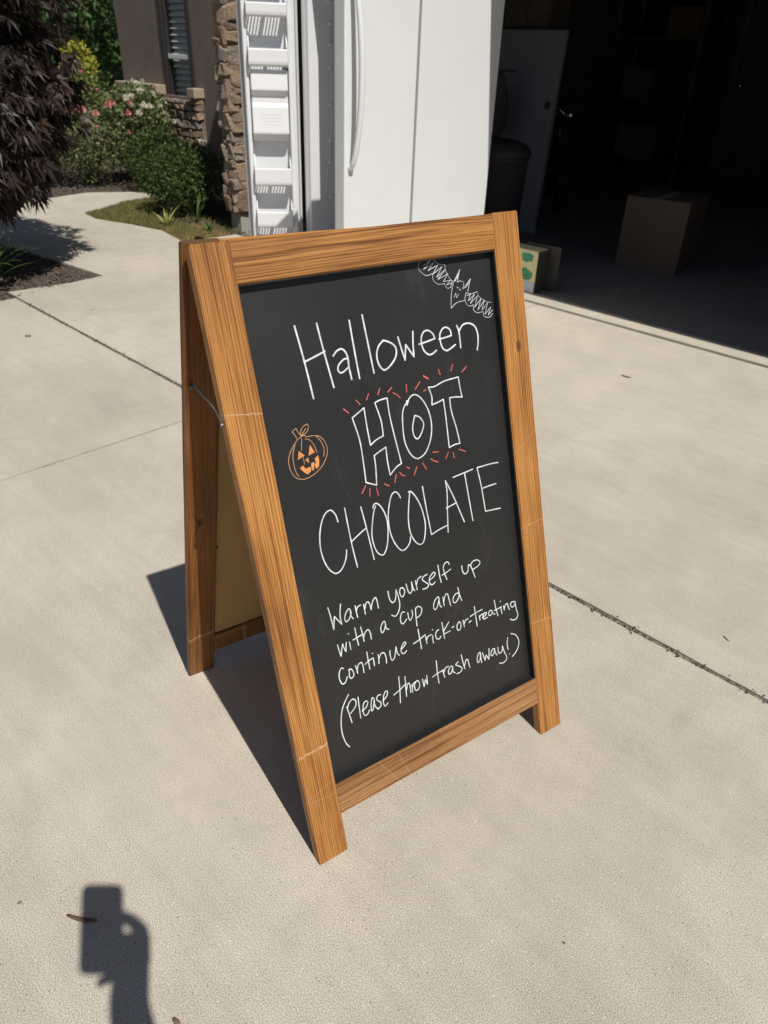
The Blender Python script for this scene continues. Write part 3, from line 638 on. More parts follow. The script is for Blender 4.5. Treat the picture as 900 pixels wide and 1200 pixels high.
# child's bicycle
t = empty('bicycle', (-4.50, 6.7, 0.012), "small dark blue bicycle parked in the shade of the garage", 'bicycle')
bx, by = -4.28, 6.78; dv = V((0.62, -0.78, 0)); base = V((bx, by, 0.012))
def bp(a, z_, side=0.0): return base + dv * a + V((-dv.y, dv.x, 0)) * side + V((0, 0, z_))
sd = V((-dv.y, dv.x, 0))
for a in (-0.42, 0.42):
    m = MB(); ring = [bp(a + 0.24 * math.cos(q), 0.26 + 0.24 * math.sin(q)) for q in [i / 28 * 6.2832 for i in range(29)]]
    wl = m.tube(ring, 0.019, 8, False).build('wheel', 'rubber', t, smooth=True)
    m = MB(); m.tube([bp(a, 0.26, -.05), bp(a, 0.26, .05)], 0.018, 8)
    for i in range(12): q = i / 12 * 6.2832; m.tube([bp(a, 0.26), bp(a + 0.225 * math.cos(q), 0.26 + 0.225 * math.sin(q))], 0.002, 4)
    m.build('spokes', 'chrome', wl)
m = MB(); A, B_, Cx, Dd = bp(-0.42, 0.26), bp(-0.05, 0.25), bp(-0.17, 0.58), bp(0.27, 0.60)
for p, q in ((A, B_), (A, Cx), (B_, Cx), (B_, Dd), (Cx, Dd), (bp(0.42, .26), bp(0.24, 0.74))): m.tube([p, q], 0.016, 8)
m.build('frame', 'bike_blue', t)
MB().tube([bp(0.16, 0.90, -.24), bp(0.22, .86, -.1), bp(0.24, .78, 0), bp(0.22, .86, .1), bp(0.16, .90, .24)], 0.011, 8).build('handlebar', 'chrome', t, smooth=True)
m = MB(); m.tube([bp(-.17, .57), bp(-.2, .68)], 0.013, 8); m.build('seat_post', 'chrome', t)
m = MB(); m.tube([bp(-.32, .70), bp(-.26, .705), bp(-.16, .70), bp(-.06, .695)], [.03, .075, .045, .018], 10); m.build('saddle', 'black_plastic', t, smooth=True)
m = MB(); m.tube([bp(-.05, .25, -.1), bp(-.05, .25, .1)], 0.02, 8); m.build('crank', 'black_plastic', t)
m = MB(); m.lathe([(0.012, -0.02), (0.045, 0.0), (0.05, 0.02), (0.046, 0.03)], bp(0.29, .80), 16, 'y'); m.build('headlamp', 'chrome', t, smooth=True)
# ------------------------------------------------------------------ planting
def leaf(m, p, dirn, nrm, l, w_, fold=0.25):
    s_ = dirn.cross(nrm)
    if s_.length < 1e-3: return
    s_.normalize(); nn = s_.cross(dirn).normalized()
    a = p; b_ = p + dirn * l; c1 = p + dirn * l * .45 + s_ * w_ - nn * w_ * fold; c2 = p + dirn * l * .45 - s_ * w_ - nn * w_ * fold
    m.add([a, c1, b_, c2], [(0, 1, 2), (0, 2, 3)])
def palmate(m, p, dirn, nrm, l):
    s_ = dirn.cross(nrm)
    if s_.length < 1e-3: return
    s_.normalize(); dirn = dirn.normalized(); b = len(m.v); m.v.append(tuple(p)); nn = s_.cross(dirn)
    for a, k in ((-1.35, .55), (-.75, .85), (0, 1.0), (.75, .85), (1.35, .55)):
        dd = dirn * math.cos(a) + s_ * math.sin(a); sd = dd.cross(nn)
        q = p + dd * l * k * .45; i = len(m.v)
        dr = V((0, 0, -1)) * l * .18 * k
        m.v += [tuple(q + sd * l * .105), tuple(p + dd * l * k + dr), tuple(q - sd * l * .105)]
        m.f += [(b, i, i + 1), (b, i + 1, i + 2)]
def crown(m, c, rad, n, seed, lf, shell=0.45, lump=0.28, freq=1.6, droop=0.2, zmin=None, gap=-0.33):
    r = random.Random(seed); c = V(c); off = V((seed * 3.1, seed * 1.7, 0)); st = random.getstate(); random.seed(seed)
    while n > 0:
        d_ = rnd_unit(); k = 1 + lump * noise.noise(d_ * freq * 2 + off) + 0.5 * lump * noise.noise(d_ * freq * 5 + off)
        q = k * (1 - shell * r.random() ** 1.6)
        p = c + V((d_.x * rad[0], d_.y * rad[1], d_.z * rad[2])) * q
        if noise.noise(p * (3.2 / max(rad)) * 1.5 + off) < gap: continue
        if zmin is not None and p.z < zmin + 0.1 * noise.noise(p * 6): continue
        n -= 1
        dirn = (d_ * 0.8 + rnd_unit() * 0.9 + V((0, 0, -droop))).normalized(); nrm = (d_ + rnd_unit() * 0.8 + V((0, 0, .5))).normalized()
        lf(m, p, dirn, nrm, r)
    random.setstate(st)
# dark purple weeping maple in the near bed
t = empty('maple_tree', (-5.22, 1.42, 0), 'dark purple laceleaf maple overhanging the walkway', 'tree')
m = MB(); m.tube([(-5.22, 1.42, -0.03), (-5.2, 1.44, .3), (-5.12, 1.5, .7), (-5.16, 1.56, 1.15), (-5.1, 1.6, 1.6)], [.055, .048, .04, .03, .015], 10)
for a in range(9):
    an = a * 2.39; z0 = .6 + .11 * a; e = .62
    m.tube([(-5.13, 1.52, z0), (-5.13 + math.cos(an) * e * .55, 1.53 + math.sin(an) * e * .55, z0 + .28), (-5.13 + math.cos(an) * e, 1.55 + math.sin(an) * e, z0 + .16)], [.022, .013, .005], 6)
m.build('trunk', 'bark', t, smooth=True)
m = MB(); lf = lambda m, p, d_, n_, r: palmate(m, p, (d_ + V((0, 0, -.55))).normalized(), n_, r.uniform(.07, .115))
crown(m, (-5.16, 1.54, 1.38), (.82, .78, 1.15), 6600, 5, lf, .30, .22, 1.7, .5, 0.36, -.12)
crown(m, (-5.08, 1.68, .86), (.58, .52, .46), 2600, 6, lf, .5, .22, 2.0, .6, 0.38, -.15)
crown(m, (-5.35, 1.35, .80), (.75, .7, .5), 2000, 8, lf, .5, .22, 2.0, .6, 0.34, -.15)
m.build('crown', 'maple_leaf', t, fix=False)
# boxwoods
lfb = lambda m, p, d_, n_, r: leaf(m, p, d_, n_, r.uniform(.020, .034), r.uniform(.006, .010))
def shrub(name, label, c, rad, n, seed, mat, lf_, cat='shrub', group=None, stems=6, zmin=0.05):
    t = empty(name, (c[0], c[1], -0.01), label, cat, group)
    m = MB()
    for k in range(stems):
        a = k * 2.4; m.tube([(c[0] + .03 * math.cos(a), c[1] + .03 * math.sin(a), -0.02), (c[0] + rad[0] * .3 * math.cos(a), c[1] + rad[1] * .3 * math.sin(a), c[2] * .7), (c[0] + rad[0] * .6 * math.cos(a), c[1] + rad[1] * .6 * math.sin(a), c[2] * 1.2)], [.012, .008, .003], 5)
    m.build('stems', 'bark', t)
    m = MB(); crown(m, c, rad, n, seed, lf_, .5, .22, 2.2, .0, zmin); m.build('crown', mat, t, fix=False); return t
shrub('boxwood_shrub', 'rounded dark green boxwood in the grass island by the stone pier', (-5.98, 3.66, .29), (.37, .36, .26), 7500, 31, 'box_leaf', lfb)
shrub('boxwood_shrub', 'low dark green boxwood in front of the white rose bush', (-7.12, 4.10, .29), (.38, .30, .25), 4600, 32, 'box_leaf', lfb)
lfr = lambda m, p, d_, n_, r: leaf(m, p, d_, n_, r.uniform(.03, .052), r.uniform(.010, .016))
def flowers(t, c, rad, n, seed, mat, size, sel=None):
    r = random.Random(seed); st = random.getstate(); random.seed(seed)
    k = 0
    while k < n:
        d_ = rnd_unit()
        if d_.z < -0.2 or d_.y > 0.55: continue
        p = V(c) + V((d_.x * rad[0], d_.y * rad[1], d_.z * rad[2])) * r.uniform(.92, 1.12); m = MB(); s_ = size * r.uniform(.6, 1.25)
        for j in range(11):
            a = j * 2.399; tilt = .25 + .11 * j
            dirn = (d_ * math.cos(tilt) + (d_.orthogonal().normalized() * math.cos(a) + d_.cross(d_.orthogonal()).normalized() * math.sin(a)) * math.sin(tilt)).normalized()
            leaf(m, p, dirn, d_, s_, s_ * .5, -.3)
        m.build('flower', mat, t, fix=False); k += 1
    random.setstate(st)
tr = shrub('rose_bush', 'rose bush with pink flowers at the edge of the mulch bed', (-7.95, 3.78, .52), (.52, .48, .48), 4600, 41, 'rose_leaf', lfr, 'rose bush')
flowers(tr, (-7.95, 3.78, .52), (.52, .48, .48), 44, 42, 'petal_pink', .042)
tr = shrub('rose_bush', 'rose bush with white flowers beside the stone wainscot', (-7.75, 4.30, .52), (.42, .24, .38), 3600, 43, 'rose_leaf', lfr, 'rose bush')
flowers(tr, (-7.75, 4.30, .52), (.42, .24, .40), 46, 44, 'petal_white', .036)
lfy = lambda m, p, d_, n_, r: leaf(m, p, d_, n_, r.uniform(.05, .08), r.uniform(.016, .026))
shrub('golden_shrub', 'golden yellow leaved shrub behind the maple', (-11.25, 5.42, .92), (.22, .22, .28), 1100, 51, 'yellow_leaf', lfy)
lft = lambda m, p, d_, n_, r: leaf(m, p, d_, n_, r.uniform(.10, .17), r.uniform(.035, .055))
def tree(label, base, h, c, rad, n, seed, lf_=lft, group='garden trees behind the house'):
    t = empty('garden_tree', base, label, 'tree', group); m = MB(); x, y, _ = base
    m.tube([(x, y, -.05), (x + .05, y, h * .3), (x, y + .05, h * .6), (x, y, h)], [.13, .11, .08, .03], 10)
    for k in range(10):
        a = k * 2.4; z0 = h * (.25 + .06 * k)
        m.tube([(x, y, z0), (x + math.cos(a) * rad[0] * .4, y + math.sin(a) * rad[1] * .4, z0 + .5), (x + math.cos(a) * rad[0] * .8, y + math.sin(a) * rad[1] * .8, z0 + .8)], [.05, .03, .01], 6)
    m.build('trunk', 'bark', t, smooth=True); m = MB(); crown(m, c, rad, n, seed, lf_, .55, .3, 1.8, .2, .35); m.build('crown', 'tree_leaf', t, fix=False); return t
tree('leafy green tree standing just past the corner of the house', (-14.2, 7.0, 0), 4.2, (-14.2, 7.0, 2.6), (1.9, 1.9, 2.2), 7000, 61)
tree('broad dark green tree behind the golden shrub', (-19.0, 7.6, 0), 5.5, (-19.0, 7.6, 3.0), (3.0, 2.6, 2.9), 7500, 62)
tree('tall green tree far behind the purple maple', (-24.0, 6.0, 0), 7, (-24.0, 6.0, 3.6), (4.0, 3.6, 3.6), 6500, 63, lambda m, p, d_, n_, r: leaf(m, p, d_, n_, r.uniform(.16, .26), r.uniform(.06, .09)))
hd = empty('hedge', (-20, 12.0, 0), 'long dark green hedge at the far side of the garden', 'hedge'); m = MB(); r = random.Random(5)
for k in range(9000):
    x = r.uniform(-34, -9.5); y = 11.5 + (x + 20) * -.28 + r.uniform(-.5, .5); z = r.uniform(0, 2.3 + .4 * noise.noise(V((x, 0, 0))))
    leaf(m, V((x, y, z)), rnd_unit(), rnd_unit(), r.uniform(.15, .24), r.uniform(.06, .09))
m.build('foliage', 'tree_leaf', hd, fix=False)
m = MB()
for k in range(25): m.tube([(-34 + k, 11.5 - (-34 + k + 20) * .28, -.05), (-34 + k, 11.5 - (-34 + k + 20) * .28, 1.8)], [.05, .02], 6)
m.build('stems', 'bark', hd)
# strap-leaved plants
def straps(name, label, base, blades_, mat, wd, cat='plant', group=None):
    t = empty(name, base, label, cat, group); b0 = V(base)
    for k, (dx, dy, h, curl) in enumerate(blades_):
        m = MB(); n = 7; dirn = V((dx, dy, 0)); s_ = V((-dy, dx, 0)).normalized()
        prev = None
        for i in range(n):
            q = i / (n - 1); p = b0 + dirn * (q * .35 + q * q * .65) + V((0, 0, h * (q * (1 + curl) - curl * q * q * 1.0) * 1.0)); ww = wd * (1 - q ** 2.2) * (.6 + .8 * q if q < .5 else 1) + .0004
            m.v += [tuple(p - s_ * ww), tuple(p - V((0, 0, ww * .5))), tuple(p + s_ * ww)]
        for i in range(n - 1): m.f += [(3 * i, 3 * i + 1, 3 * i + 4, 3 * i + 3), (3 * i + 1, 3 * i + 2, 3 * i + 5, 3 * i + 4)]
        m.build('leaf', mat, t, fix=False, smooth=True)
    return t
r = random.Random(9); bl = []
for k in range(26):
    a = r.uniform(-0.9, 2.6); L_ = r.uniform(.12, .34); bl.append((math.cos(a) * L_, math.sin(a) * L_, r.uniform(.14, .38), r.uniform(.3, 1.4)))
straps('daylily', 'green strap leaved daylily at the tip of the mulch bed', (-4.70, 1.52, -.01), bl, 'blade_green', .0075)
bl = []
for k in range(15):
    a = k * 2.4; L_ = r.uniform(.04, .16); bl.append((math.cos(a) * L_, math.sin(a) * L_, r.uniform(.07, .20), r.uniform(.0, .5)))
straps('yucca_plant', 'yellow striped yucca in the grass in front of the boxwood', (-5.60, 3.22, -.01), bl, 'blade_yellow', .0085)
bl = []
for k in range(14):
    a = k * 2.1; L_ = r.uniform(.06, .2); bl.append((math.cos(a) * L_, math.sin(a) * L_, r.uniform(.12, .26), r.uniform(.0, .5)))
straps('iris_plant', 'tufted green iris in the shade between boxwood and pier', (-5.58, 3.50, -.01), bl, 'blade_green', .008)
bl = [(math.cos(k * 2.4) * r.uniform(.03, .1), math.sin(k * 2.4) * r.uniform(.03, .1), r.uniform(.03, .09), r.uniform(.2, 1)) for k in range(22)]
straps('small_weed', 'small leafy green weed beside the dry grass near the pier', (-5.22, 3.36, -.01), bl, 'blade_green', .009)
CHALK = [
('Halloween','w',3.7,'147.9,950.7 154.2,895 159.2,833.5; 187.4,948.7 192,903.4 199.5,843.7; 153.8,893 174.4,898.3 193.6,903.4; 207.8,893.8 215.5,900.1 224,902.1 230.5,897.6 234.2,886.5 233.8,871.1 235.3,850.2; 233.8,884.4 226.5,885 216.2,878.5 212.6,872.1 213.9,866.3 220.2,864.4 233.8,871.1; 247.8,944.5 248.8,898 250.7,848.7; 273.7,949.6 276.8,903.2 280.3,852.6; 307.7,902.4 296.7,894.2 290.8,880.9 291.8,866.4 297.1,856.7 303.5,853.4 314.1,858 325.6,867.6 330.7,876.9 330.7,887.1 324,894.7 315.1,899.8 307.7,902.4; 338.3,903.2 342.4,882.2 346.9,862.4; 346.9,862.4 352.1,887.9; 352.1,887.9 366.4,864.9; 366.4,864.9 368,888.2 370.8,907.5; 380.3,884 397.4,885.7 415.8,888.2; 415.8,888.2 412.5,897.3 403.2,904.4 393.7,903.2 387.4,895.4 385.9,883.8 389.5,871.4 398.5,863.1 407.1,863.1 416.4,867.6; 425,885.7 439.6,886.3 453.1,887.7; 453.1,887.7 451.9,897.2 443.2,903.8 434.2,901.4 428.1,893.4 427.1,883.1 430.3,869.8 438.1,863.4 448.1,865.3 459.7,870.2; 468.1,903 471.5,889.6 471.6,862.9; 472,892.6 481.3,901.8 495.5,903 508.7,896.1 514,883 513.5,867.5 509.4,852.6'),
('HOT','w',3.0,'224.6,787 250.2,798.8; 250.2,798.8 250.3,766.2 251.7,733.1; 251.7,733.1 264.9,739.5 280.2,743; 280.2,743 280.1,770 273,802.8; 273,802.8 283.6,805.1 298.8,805.7; 298.8,805.7 299.1,776.4 302.7,739 309.4,686; 309.4,686 296.5,681.4 282.4,671.2; 282.4,671.2 281,697.9 282,722.4; 282,722.4 268.3,718.1 255.8,713.5; 255.8,713.5 255.6,695.1 251.9,661; 251.9,661 241.2,666.3 231.4,671.3; 231.4,671.3 232.4,705.6 232,746.5 224.6,787; 339.9,790.4 347.6,798 357.3,799.8 367.5,793.2 376.7,779.7 383.4,761.2 385,737.3 378.7,713.3 364.7,692.8 350.1,686 340.8,687.5 331.1,697.9 323.9,716.9 322.2,734.5 323.8,757.2 326.5,773.5 332.4,784.4 339.9,790.4; 338,784.7 340.3,789.6 337.8,792.4 341.8,790.8; 351.3,763.5 360.1,759.3 366.3,750.9 367.9,742.7 362.2,731.4 354.1,722.3 348.3,722.1 343.8,729.4 343.1,742.1 346.9,753.6 351.3,763.5; 388.7,806.8 401.9,805.5 426.1,810.8 458.1,812.1; 458.1,812.1 459.3,792.7 461.7,774.4; 461.7,774.4 447,777.4 432.7,778.7; 432.7,778.7 433.4,753.6 440.5,719.9 444.3,690.5; 444.3,690.5 432.1,690.9 418.5,688.5; 418.5,688.5 419,724.8 419.1,751.9 418.3,778.9; 418.3,778.9 405.1,776.1 391.6,774.3; 391.6,774.3 393.5,788.6 388.7,806.8'),
('CHOCOLATE','w',2.9,'164.5,619.1 162.6,631.3 157.6,640.5 153.1,643.3 144.2,640.6 135.5,630.2 128.9,615.3 124.7,598.1 123.4,576.7 126.8,555.1 133.9,539.2 143.3,530.3 153.1,531.7 162.7,541.3 169,553.7 171.8,564.8; 181.6,638.8 182.5,605 184,566.4 187.4,527.2; 213.2,632 217.8,590.9 223.2,529.9; 183.7,576.1 201.5,584.8 217.9,591.7; 237,622.7 239.8,628.2 246.2,628.7 253.7,620.2 260.1,603.9 262,588.7 260.1,569.7 255,548.3 247,534.4 240.2,532.5 231.6,541.1 227.1,557.3 226.6,576.9 231.7,597.9 237.5,615.4 242.8,624.9; 296.8,624.7 293.8,632.8 287.3,638.6 279.3,635.2 272.6,622.7 266.5,603.6 264.2,584.8 265.4,564.8 271.3,544.7 280.2,530.1 287.3,526.5 296.5,529.9 303.6,537.7 306.5,546.9; 315.2,630.8 320.8,629.8 329.4,617.9 337.7,597.4 341.9,574.5 342.2,557.6 338.1,538.6 332.4,527.6 324.2,526 315.7,533.8 308.5,549.6 306.3,565.3 307.6,584.8 312.1,606.5 317.7,628.5; 347.3,632.6 349,594.1 353.2,536.4; 353.2,536.4 372.6,540.6 391.4,542.9; 400.4,628.9 400.7,604.5 397,576.8 391.8,529.4; 400.4,628.9 410.8,603.4 419.6,578.8 432.9,537.7; 394.5,576.7 419.8,580.4; 418.6,630.7 444.1,632.3 467.1,633.9; 447,630.7 450,585.6 453.8,534; 531.2,631.1 512.7,633.2 478.2,634.1; 478.2,634.1 483.6,595.2 487.3,543.1; 487.3,543.1 507,540.8 525.1,538.6; 484.4,590.7 504.9,591.1 520.7,590.7'),
('Warm','w',2.7,'116.6,474.7 118.7,456.1 120.4,431.3; 120.4,431.3 125.8,454.2; 125.8,454.2 137.4,434.7; 137.4,434.7 137.2,452.3 141.8,472.1; 158.7,454.1 155.9,457.7 149.6,452.5 145.3,444.1 146.5,436.1 153,437.8 158.6,446.6 158.7,454.1; 158.7,454.1 158.4,442.5 161.7,436.1; 169.7,458.3 169.9,446.5 170.9,435.1; 169.7,446.5 174,454.2 180.7,455.9; 186.9,455.2 187.2,446.6 187.3,435.5; 187.6,444.8 192.3,454.9 197,455.6 199.5,448.8 200.5,439; 200.5,439 203.7,448.9 208.1,455.8 213.2,458.6 215.4,449.6 215.9,436.6'),
('yourself','w',2.7,'240.8,460.8 241.9,445 247,435.8 254.4,440.3 258.4,457.8; 258.4,457.8 261.3,441.2 261.6,425.5 256.6,413.3 248.9,407.5 241,412.3; 272.7,457 267.7,456.2 265.4,448.4 268.8,439.3 274,441.7 276.7,449.5 272.7,457; 281.7,460.7 283.7,446.9 287.4,439.5 293.2,445.2 294.2,460.5; 294.2,460.5 295.7,447.8 298.2,441.3; 303.2,460 303.6,450.2 304.5,441.1; 304.1,450.9 308.7,460.6 316.6,464; 331.1,463.3 321.7,461.3 318.9,456.2 325.7,448.5 331.6,441.1 325.9,436.9 316.9,437.5; 334,449.9 342.5,452.2 349.5,457.7 346.1,461.9 338.2,457.3 334,449.9 335.7,441.4 340.4,438.8 347,441.8; 358.4,472.3 358.8,453.6 360.6,436.1; 384.8,465.1 381.6,471.5 374.2,470.4 369.9,463 371.2,451.1 374.8,437.3; 364.8,449.7 375.4,451.4 386.4,454.7'),
('up','w',2.7,'413.7,452.6 414.2,441.5 418.5,433.7 426.3,435.5 430.5,449.5; 430.5,449.5 433.3,445.9; 434.7,448.1 439.1,433 442.9,417.9; 434.8,446.3 441.8,452.1 452.7,451.7 458.9,445.4 455.4,439.3 439.4,435.6'),
('with','w',2.7,'121.9,399.5 123.2,387.9 125,376; 125,376 128.6,388.2 132.2,397.8; 132.2,397.8 133.3,389.7 136.1,380.8; 136.1,380.8 137.8,389.6 139.8,397.6; 146.1,395.6 146.4,380.8; 146.4,412 147.1,411.7; 161.5,417.8 162,398.5 163.1,382.5; 154,396.6 164.7,398.3 175.9,399.8; 173.3,415.4 174.8,398.5 175.6,385.2; 174.6,390.8 180.8,401.3 187.7,403.7 190.8,395.5 190.9,383.6'),
('a','w',2.7,'225,402.8 222.9,407.1 217.5,403.2 213.6,395.1 215.2,386.6 221,390.4 225,399.3; 224.9,401.1 225.1,392.3 230,387.7'),
('cup','w',2.7,'269.4,408.1 263.6,408.9 258.7,400.2 258.6,390.5 262.8,386.2 268.2,389.4 271.7,392.5; 276.2,404.1 276.8,393.2 279.7,387.1 286,395 285.8,405.8; 294.5,406.9 292.9,388.8 292.5,370.1; 294.2,405.2 301.1,407.9 308,400.9 305.4,391.1 297.7,386.9 292.7,387.1'),
('and','w',2.7,'350.8,406.4 348.3,410 340.3,404.9 335.5,394.1 338.4,386.6 344.3,390.8 350.4,403.8; 350.4,406.5 350.7,392 354,386.2; 360.1,405.7 360.2,395.7 360.5,387.4; 360.1,394.8 366.7,407.8 371.8,406.8 374.1,394.1 375.5,381.7; 397.4,400.2 391.1,400.7 383.7,394.2 383.4,385.2 389.6,383.8 397.2,391.1 399.5,399.4; 398.1,411.8 400,395.6 403.5,382.3'),
('continue','w',2.7,'125.1,350.9 121.1,353.5 115.2,345.7 113.9,334.1 117.2,323 123.4,322.8 128.3,329.4 129.4,332.4; 134.7,344.1 139.2,343.9 143.3,336.9 142.7,328.3 136.7,325.7 134.2,332.1 135.7,340.2 134.7,344.1; 149.6,346.4 151,338.8 151.5,329.7; 151.4,336 155.9,345.4 162.6,347 164.7,338.1 164.3,325.9; 177.1,362.7 177.1,345.1 177.6,327.2; 169.4,340.5 177.9,344 187.6,346; 188.3,344.8 188.4,329.6; 187.9,355.1 188.6,354.8; 199.3,348.1 199.3,339.3 198.3,329.8; 199.5,338.3 205.8,347.2 213,345 215,334.3 214.2,323.9; 225.2,345.3 224.6,333.9 226.8,324.3 233.4,328.4 239.6,347.4; 239.6,347.4 240.3,334.5 244,327.5; 249.7,337.8 256.1,340.5 261.9,345.4 259.5,349.1 253.9,345.1 249.7,337.8 250.3,329.4 255.8,327.1 261.3,330.2'),
('trick-or-treating','w',2.7,'293.3,362.5 294.3,341.2 295.1,320.7; 278.5,337.6 292.1,340.3 307.2,345.1; 308.3,341.9 308.4,333.6 309.2,325.9; 308.5,332.7 313.4,339 321.7,339.6; 324.5,337.2 323.6,329.3 324,320.8; 325.3,348.9 325.9,348.6; 340,343 334.5,341.5 331.3,334.5 333.2,326.3 339.1,323.9 343.5,327.7; 349.8,354.8 350.6,336.9 351.2,319.9; 365.9,349.4 359,342.9 350.8,335; 350.8,335 352.2,329.2 359,329.5 366.6,329.6; 371.7,335.1 376.7,335.5; 390.8,340.6 385.4,336.2 384.1,327.3 387.8,323 393.1,326.6 394,335.6 390.8,340.6; 401.1,339.4 401.5,331.7 402.1,324.9; 402.5,331 406.7,337.2 413.5,338.4; 414.4,329.5 420.2,331; 432.4,357.9 433.2,336.4 433.9,314.2; 419.4,340.8 435.3,343.2 451.2,344.4; 441.9,334 442.7,324.2; 442.8,329.8 446.3,333.7 452,333.9; 449.8,326.2 458.1,328.7 461,333 455.5,334.5 450.8,328.7 452.7,322.2 461.8,322.5; 474.7,332.9 470.3,334.6 466.1,328.5 468.9,323.6 475.1,327 475.8,332.5; 475.8,332.5 478.1,323.9 482.5,322.2; 484.6,352.2 486.3,333.3 489.8,315.6; 482.4,330 495.3,330.9 501.2,331.6; 499.5,331.2 500.9,316.2; 499.4,344.2 500.2,343.9; 507,331.3 508.1,321.2; 508.1,324.7 513,332 517.8,332.1 519.2,324.8 521.8,317; 536.5,330 528.3,331.1 526.2,324.1 530.5,319.5 538.1,323.5 538.9,329.7; 538.9,329.7 540.2,310.9 543,298 537.6,290.2 528.1,290.9 521.5,295.5'),
('(Please','w',2.7,'125.9,297.3 115.6,285.7 107.1,271.7 101.4,251.1 99.4,228.6 102.6,206.8 108.6,194.5; 118,274.6 119.9,260.2 122.6,239.9; 118.4,271.8 124.8,281.3 133.5,284.1 137.8,277.1 135.1,267.5 123.3,258.6; 143.6,283.4 142.5,262.2 141.7,239.7; 147.3,252.6 156.3,255.7 161.4,263.3 158.6,268.3 152.3,264.8 149,251.8 150.8,240.9 157.5,241.3 162.4,247.3; 175.2,266 171.9,268.5 168,257.5 166.4,243.5 170.9,246.9 175.6,263.1; 175.6,263.1 175.3,250.4 180.3,240.6; 190.7,267.1 184.1,267.4 180.9,260.6 188.1,251.8 187.7,244.5 180.3,240.6; 194,252.7 202.7,257.9 206.1,266.4 201.6,268.5 196.4,260.8 194,247.1 196.6,239.4 203,242.9'),
('throw','w',2.7,'235.3,285.5 233.7,260.4 230.3,231.1; 218.6,253.3 234.3,258.2 249.3,264.5; 248.9,279.6 247.3,258 245.9,237.9; 247.4,250.4 251.7,260.6 255.7,262.6 257.2,254.4 256.4,242.2; 261.7,256.1 261.2,247.9 260.4,240.7; 261.2,247.9 265,256.5 270.3,258.8; 274,260 267.9,254.3 267.1,243.3 272.7,239.8 278.4,245.7 278.3,255.2 274,260; 286.9,257.1 287.7,249.2 288.3,240.3; 288.3,240.3 293.5,253.2; 293.5,253.2 296.9,242.1; 296.9,242.1 297.8,260.7'),
('trash','w',2.7,'324.5,281.3 323.3,256.1 323.9,232; 310.6,251.3 324.1,253.9 339.2,255; 337.1,255.8 337.8,246 339.2,238.6; 338.4,248.6 343.7,256.8 351.4,257.7; 361.5,252.9 356.4,255.1 350,248.3 350.3,240.5 356.6,241.6 361.3,251.1; 361.3,251.1 360.9,241.6 365.7,236.6; 376.4,257.1 369.2,253.5 379,245.4 383.6,238.5 378.3,233 369.5,233; 385.7,268.6 387.7,251.3 390.3,235.6; 390,241.6 395.5,251.9 400,251.9 401.8,241.4 403.2,232.5'),
('away!)','w',2.7,'433.1,254.5 428.4,253.5 424,243.6 425,234.3 430.9,238.7 434,253.1; 434,253.1 433.6,241.5 434.4,230.9; 439.4,250.9 441.4,240.2 443.8,232.2; 443.8,232.2 447.4,242; 447.4,242 453.9,229.9; 453.9,229.9 457.1,253.3; 470.3,247.8 465.6,247.8 460.4,240.1 462.6,234.2 469.1,238.4 471.4,247.4; 471.4,247.4 472.4,237 476.2,230.4; 480.7,246.5 480.5,235.6 484.6,230.9 491.1,235.2 493,244.4; 493,244.4 496.3,229 501.2,214.8 495.8,207 486.2,206.7 480.6,209.5; 509.5,257.6 506,245.1 507.2,230.5; 508.7,219.3 509.4,218.9; 518.6,262.9 530.9,255 538.3,239.9 535.9,226.6 527.3,216 516.7,209.9'),
('red_rays','r',2.3,'210.7,805.4 219.1,796.6; 211,804.5 218.7,797.3; 237.2,814.6 243.7,806; 263.5,820.2 257.6,811.2; 287.1,825 281.5,815.1; 311.4,821.7 302.3,815.4; 312.4,811.8 319.8,807.4 325.6,800.6; 342.2,820.9 341.2,807.6; 371.8,819.7 359.6,808.5; 380.9,829.4 391,821.7; 381,827.8 390.2,821.2; 382.5,803.9 377.4,801.9; 415.1,834.4 418,823.9; 448.8,836.8 443.2,826.2; 479.6,827.4 467.6,819.4; 229.7,666.3 219.9,654.3; 237.2,658.8 234.8,645.4; 250.6,656.7 252.2,642.1; 267.8,658.8 276.8,652.7; 295,669.2 289.9,655.5; 303,670.5 307.6,664.2 312.8,662; 319.6,676.7 325,672.4; 341,671.5 333.1,658.3; 354.2,675.3 361.4,662.2; 374.1,677.9 380.2,672.8 389,668.4; 379.8,689 392.2,686.8; 415.3,680.6 407.7,670.4; 426.4,677.5 426.9,666.7; 440.7,679.8 455.1,672.1'),
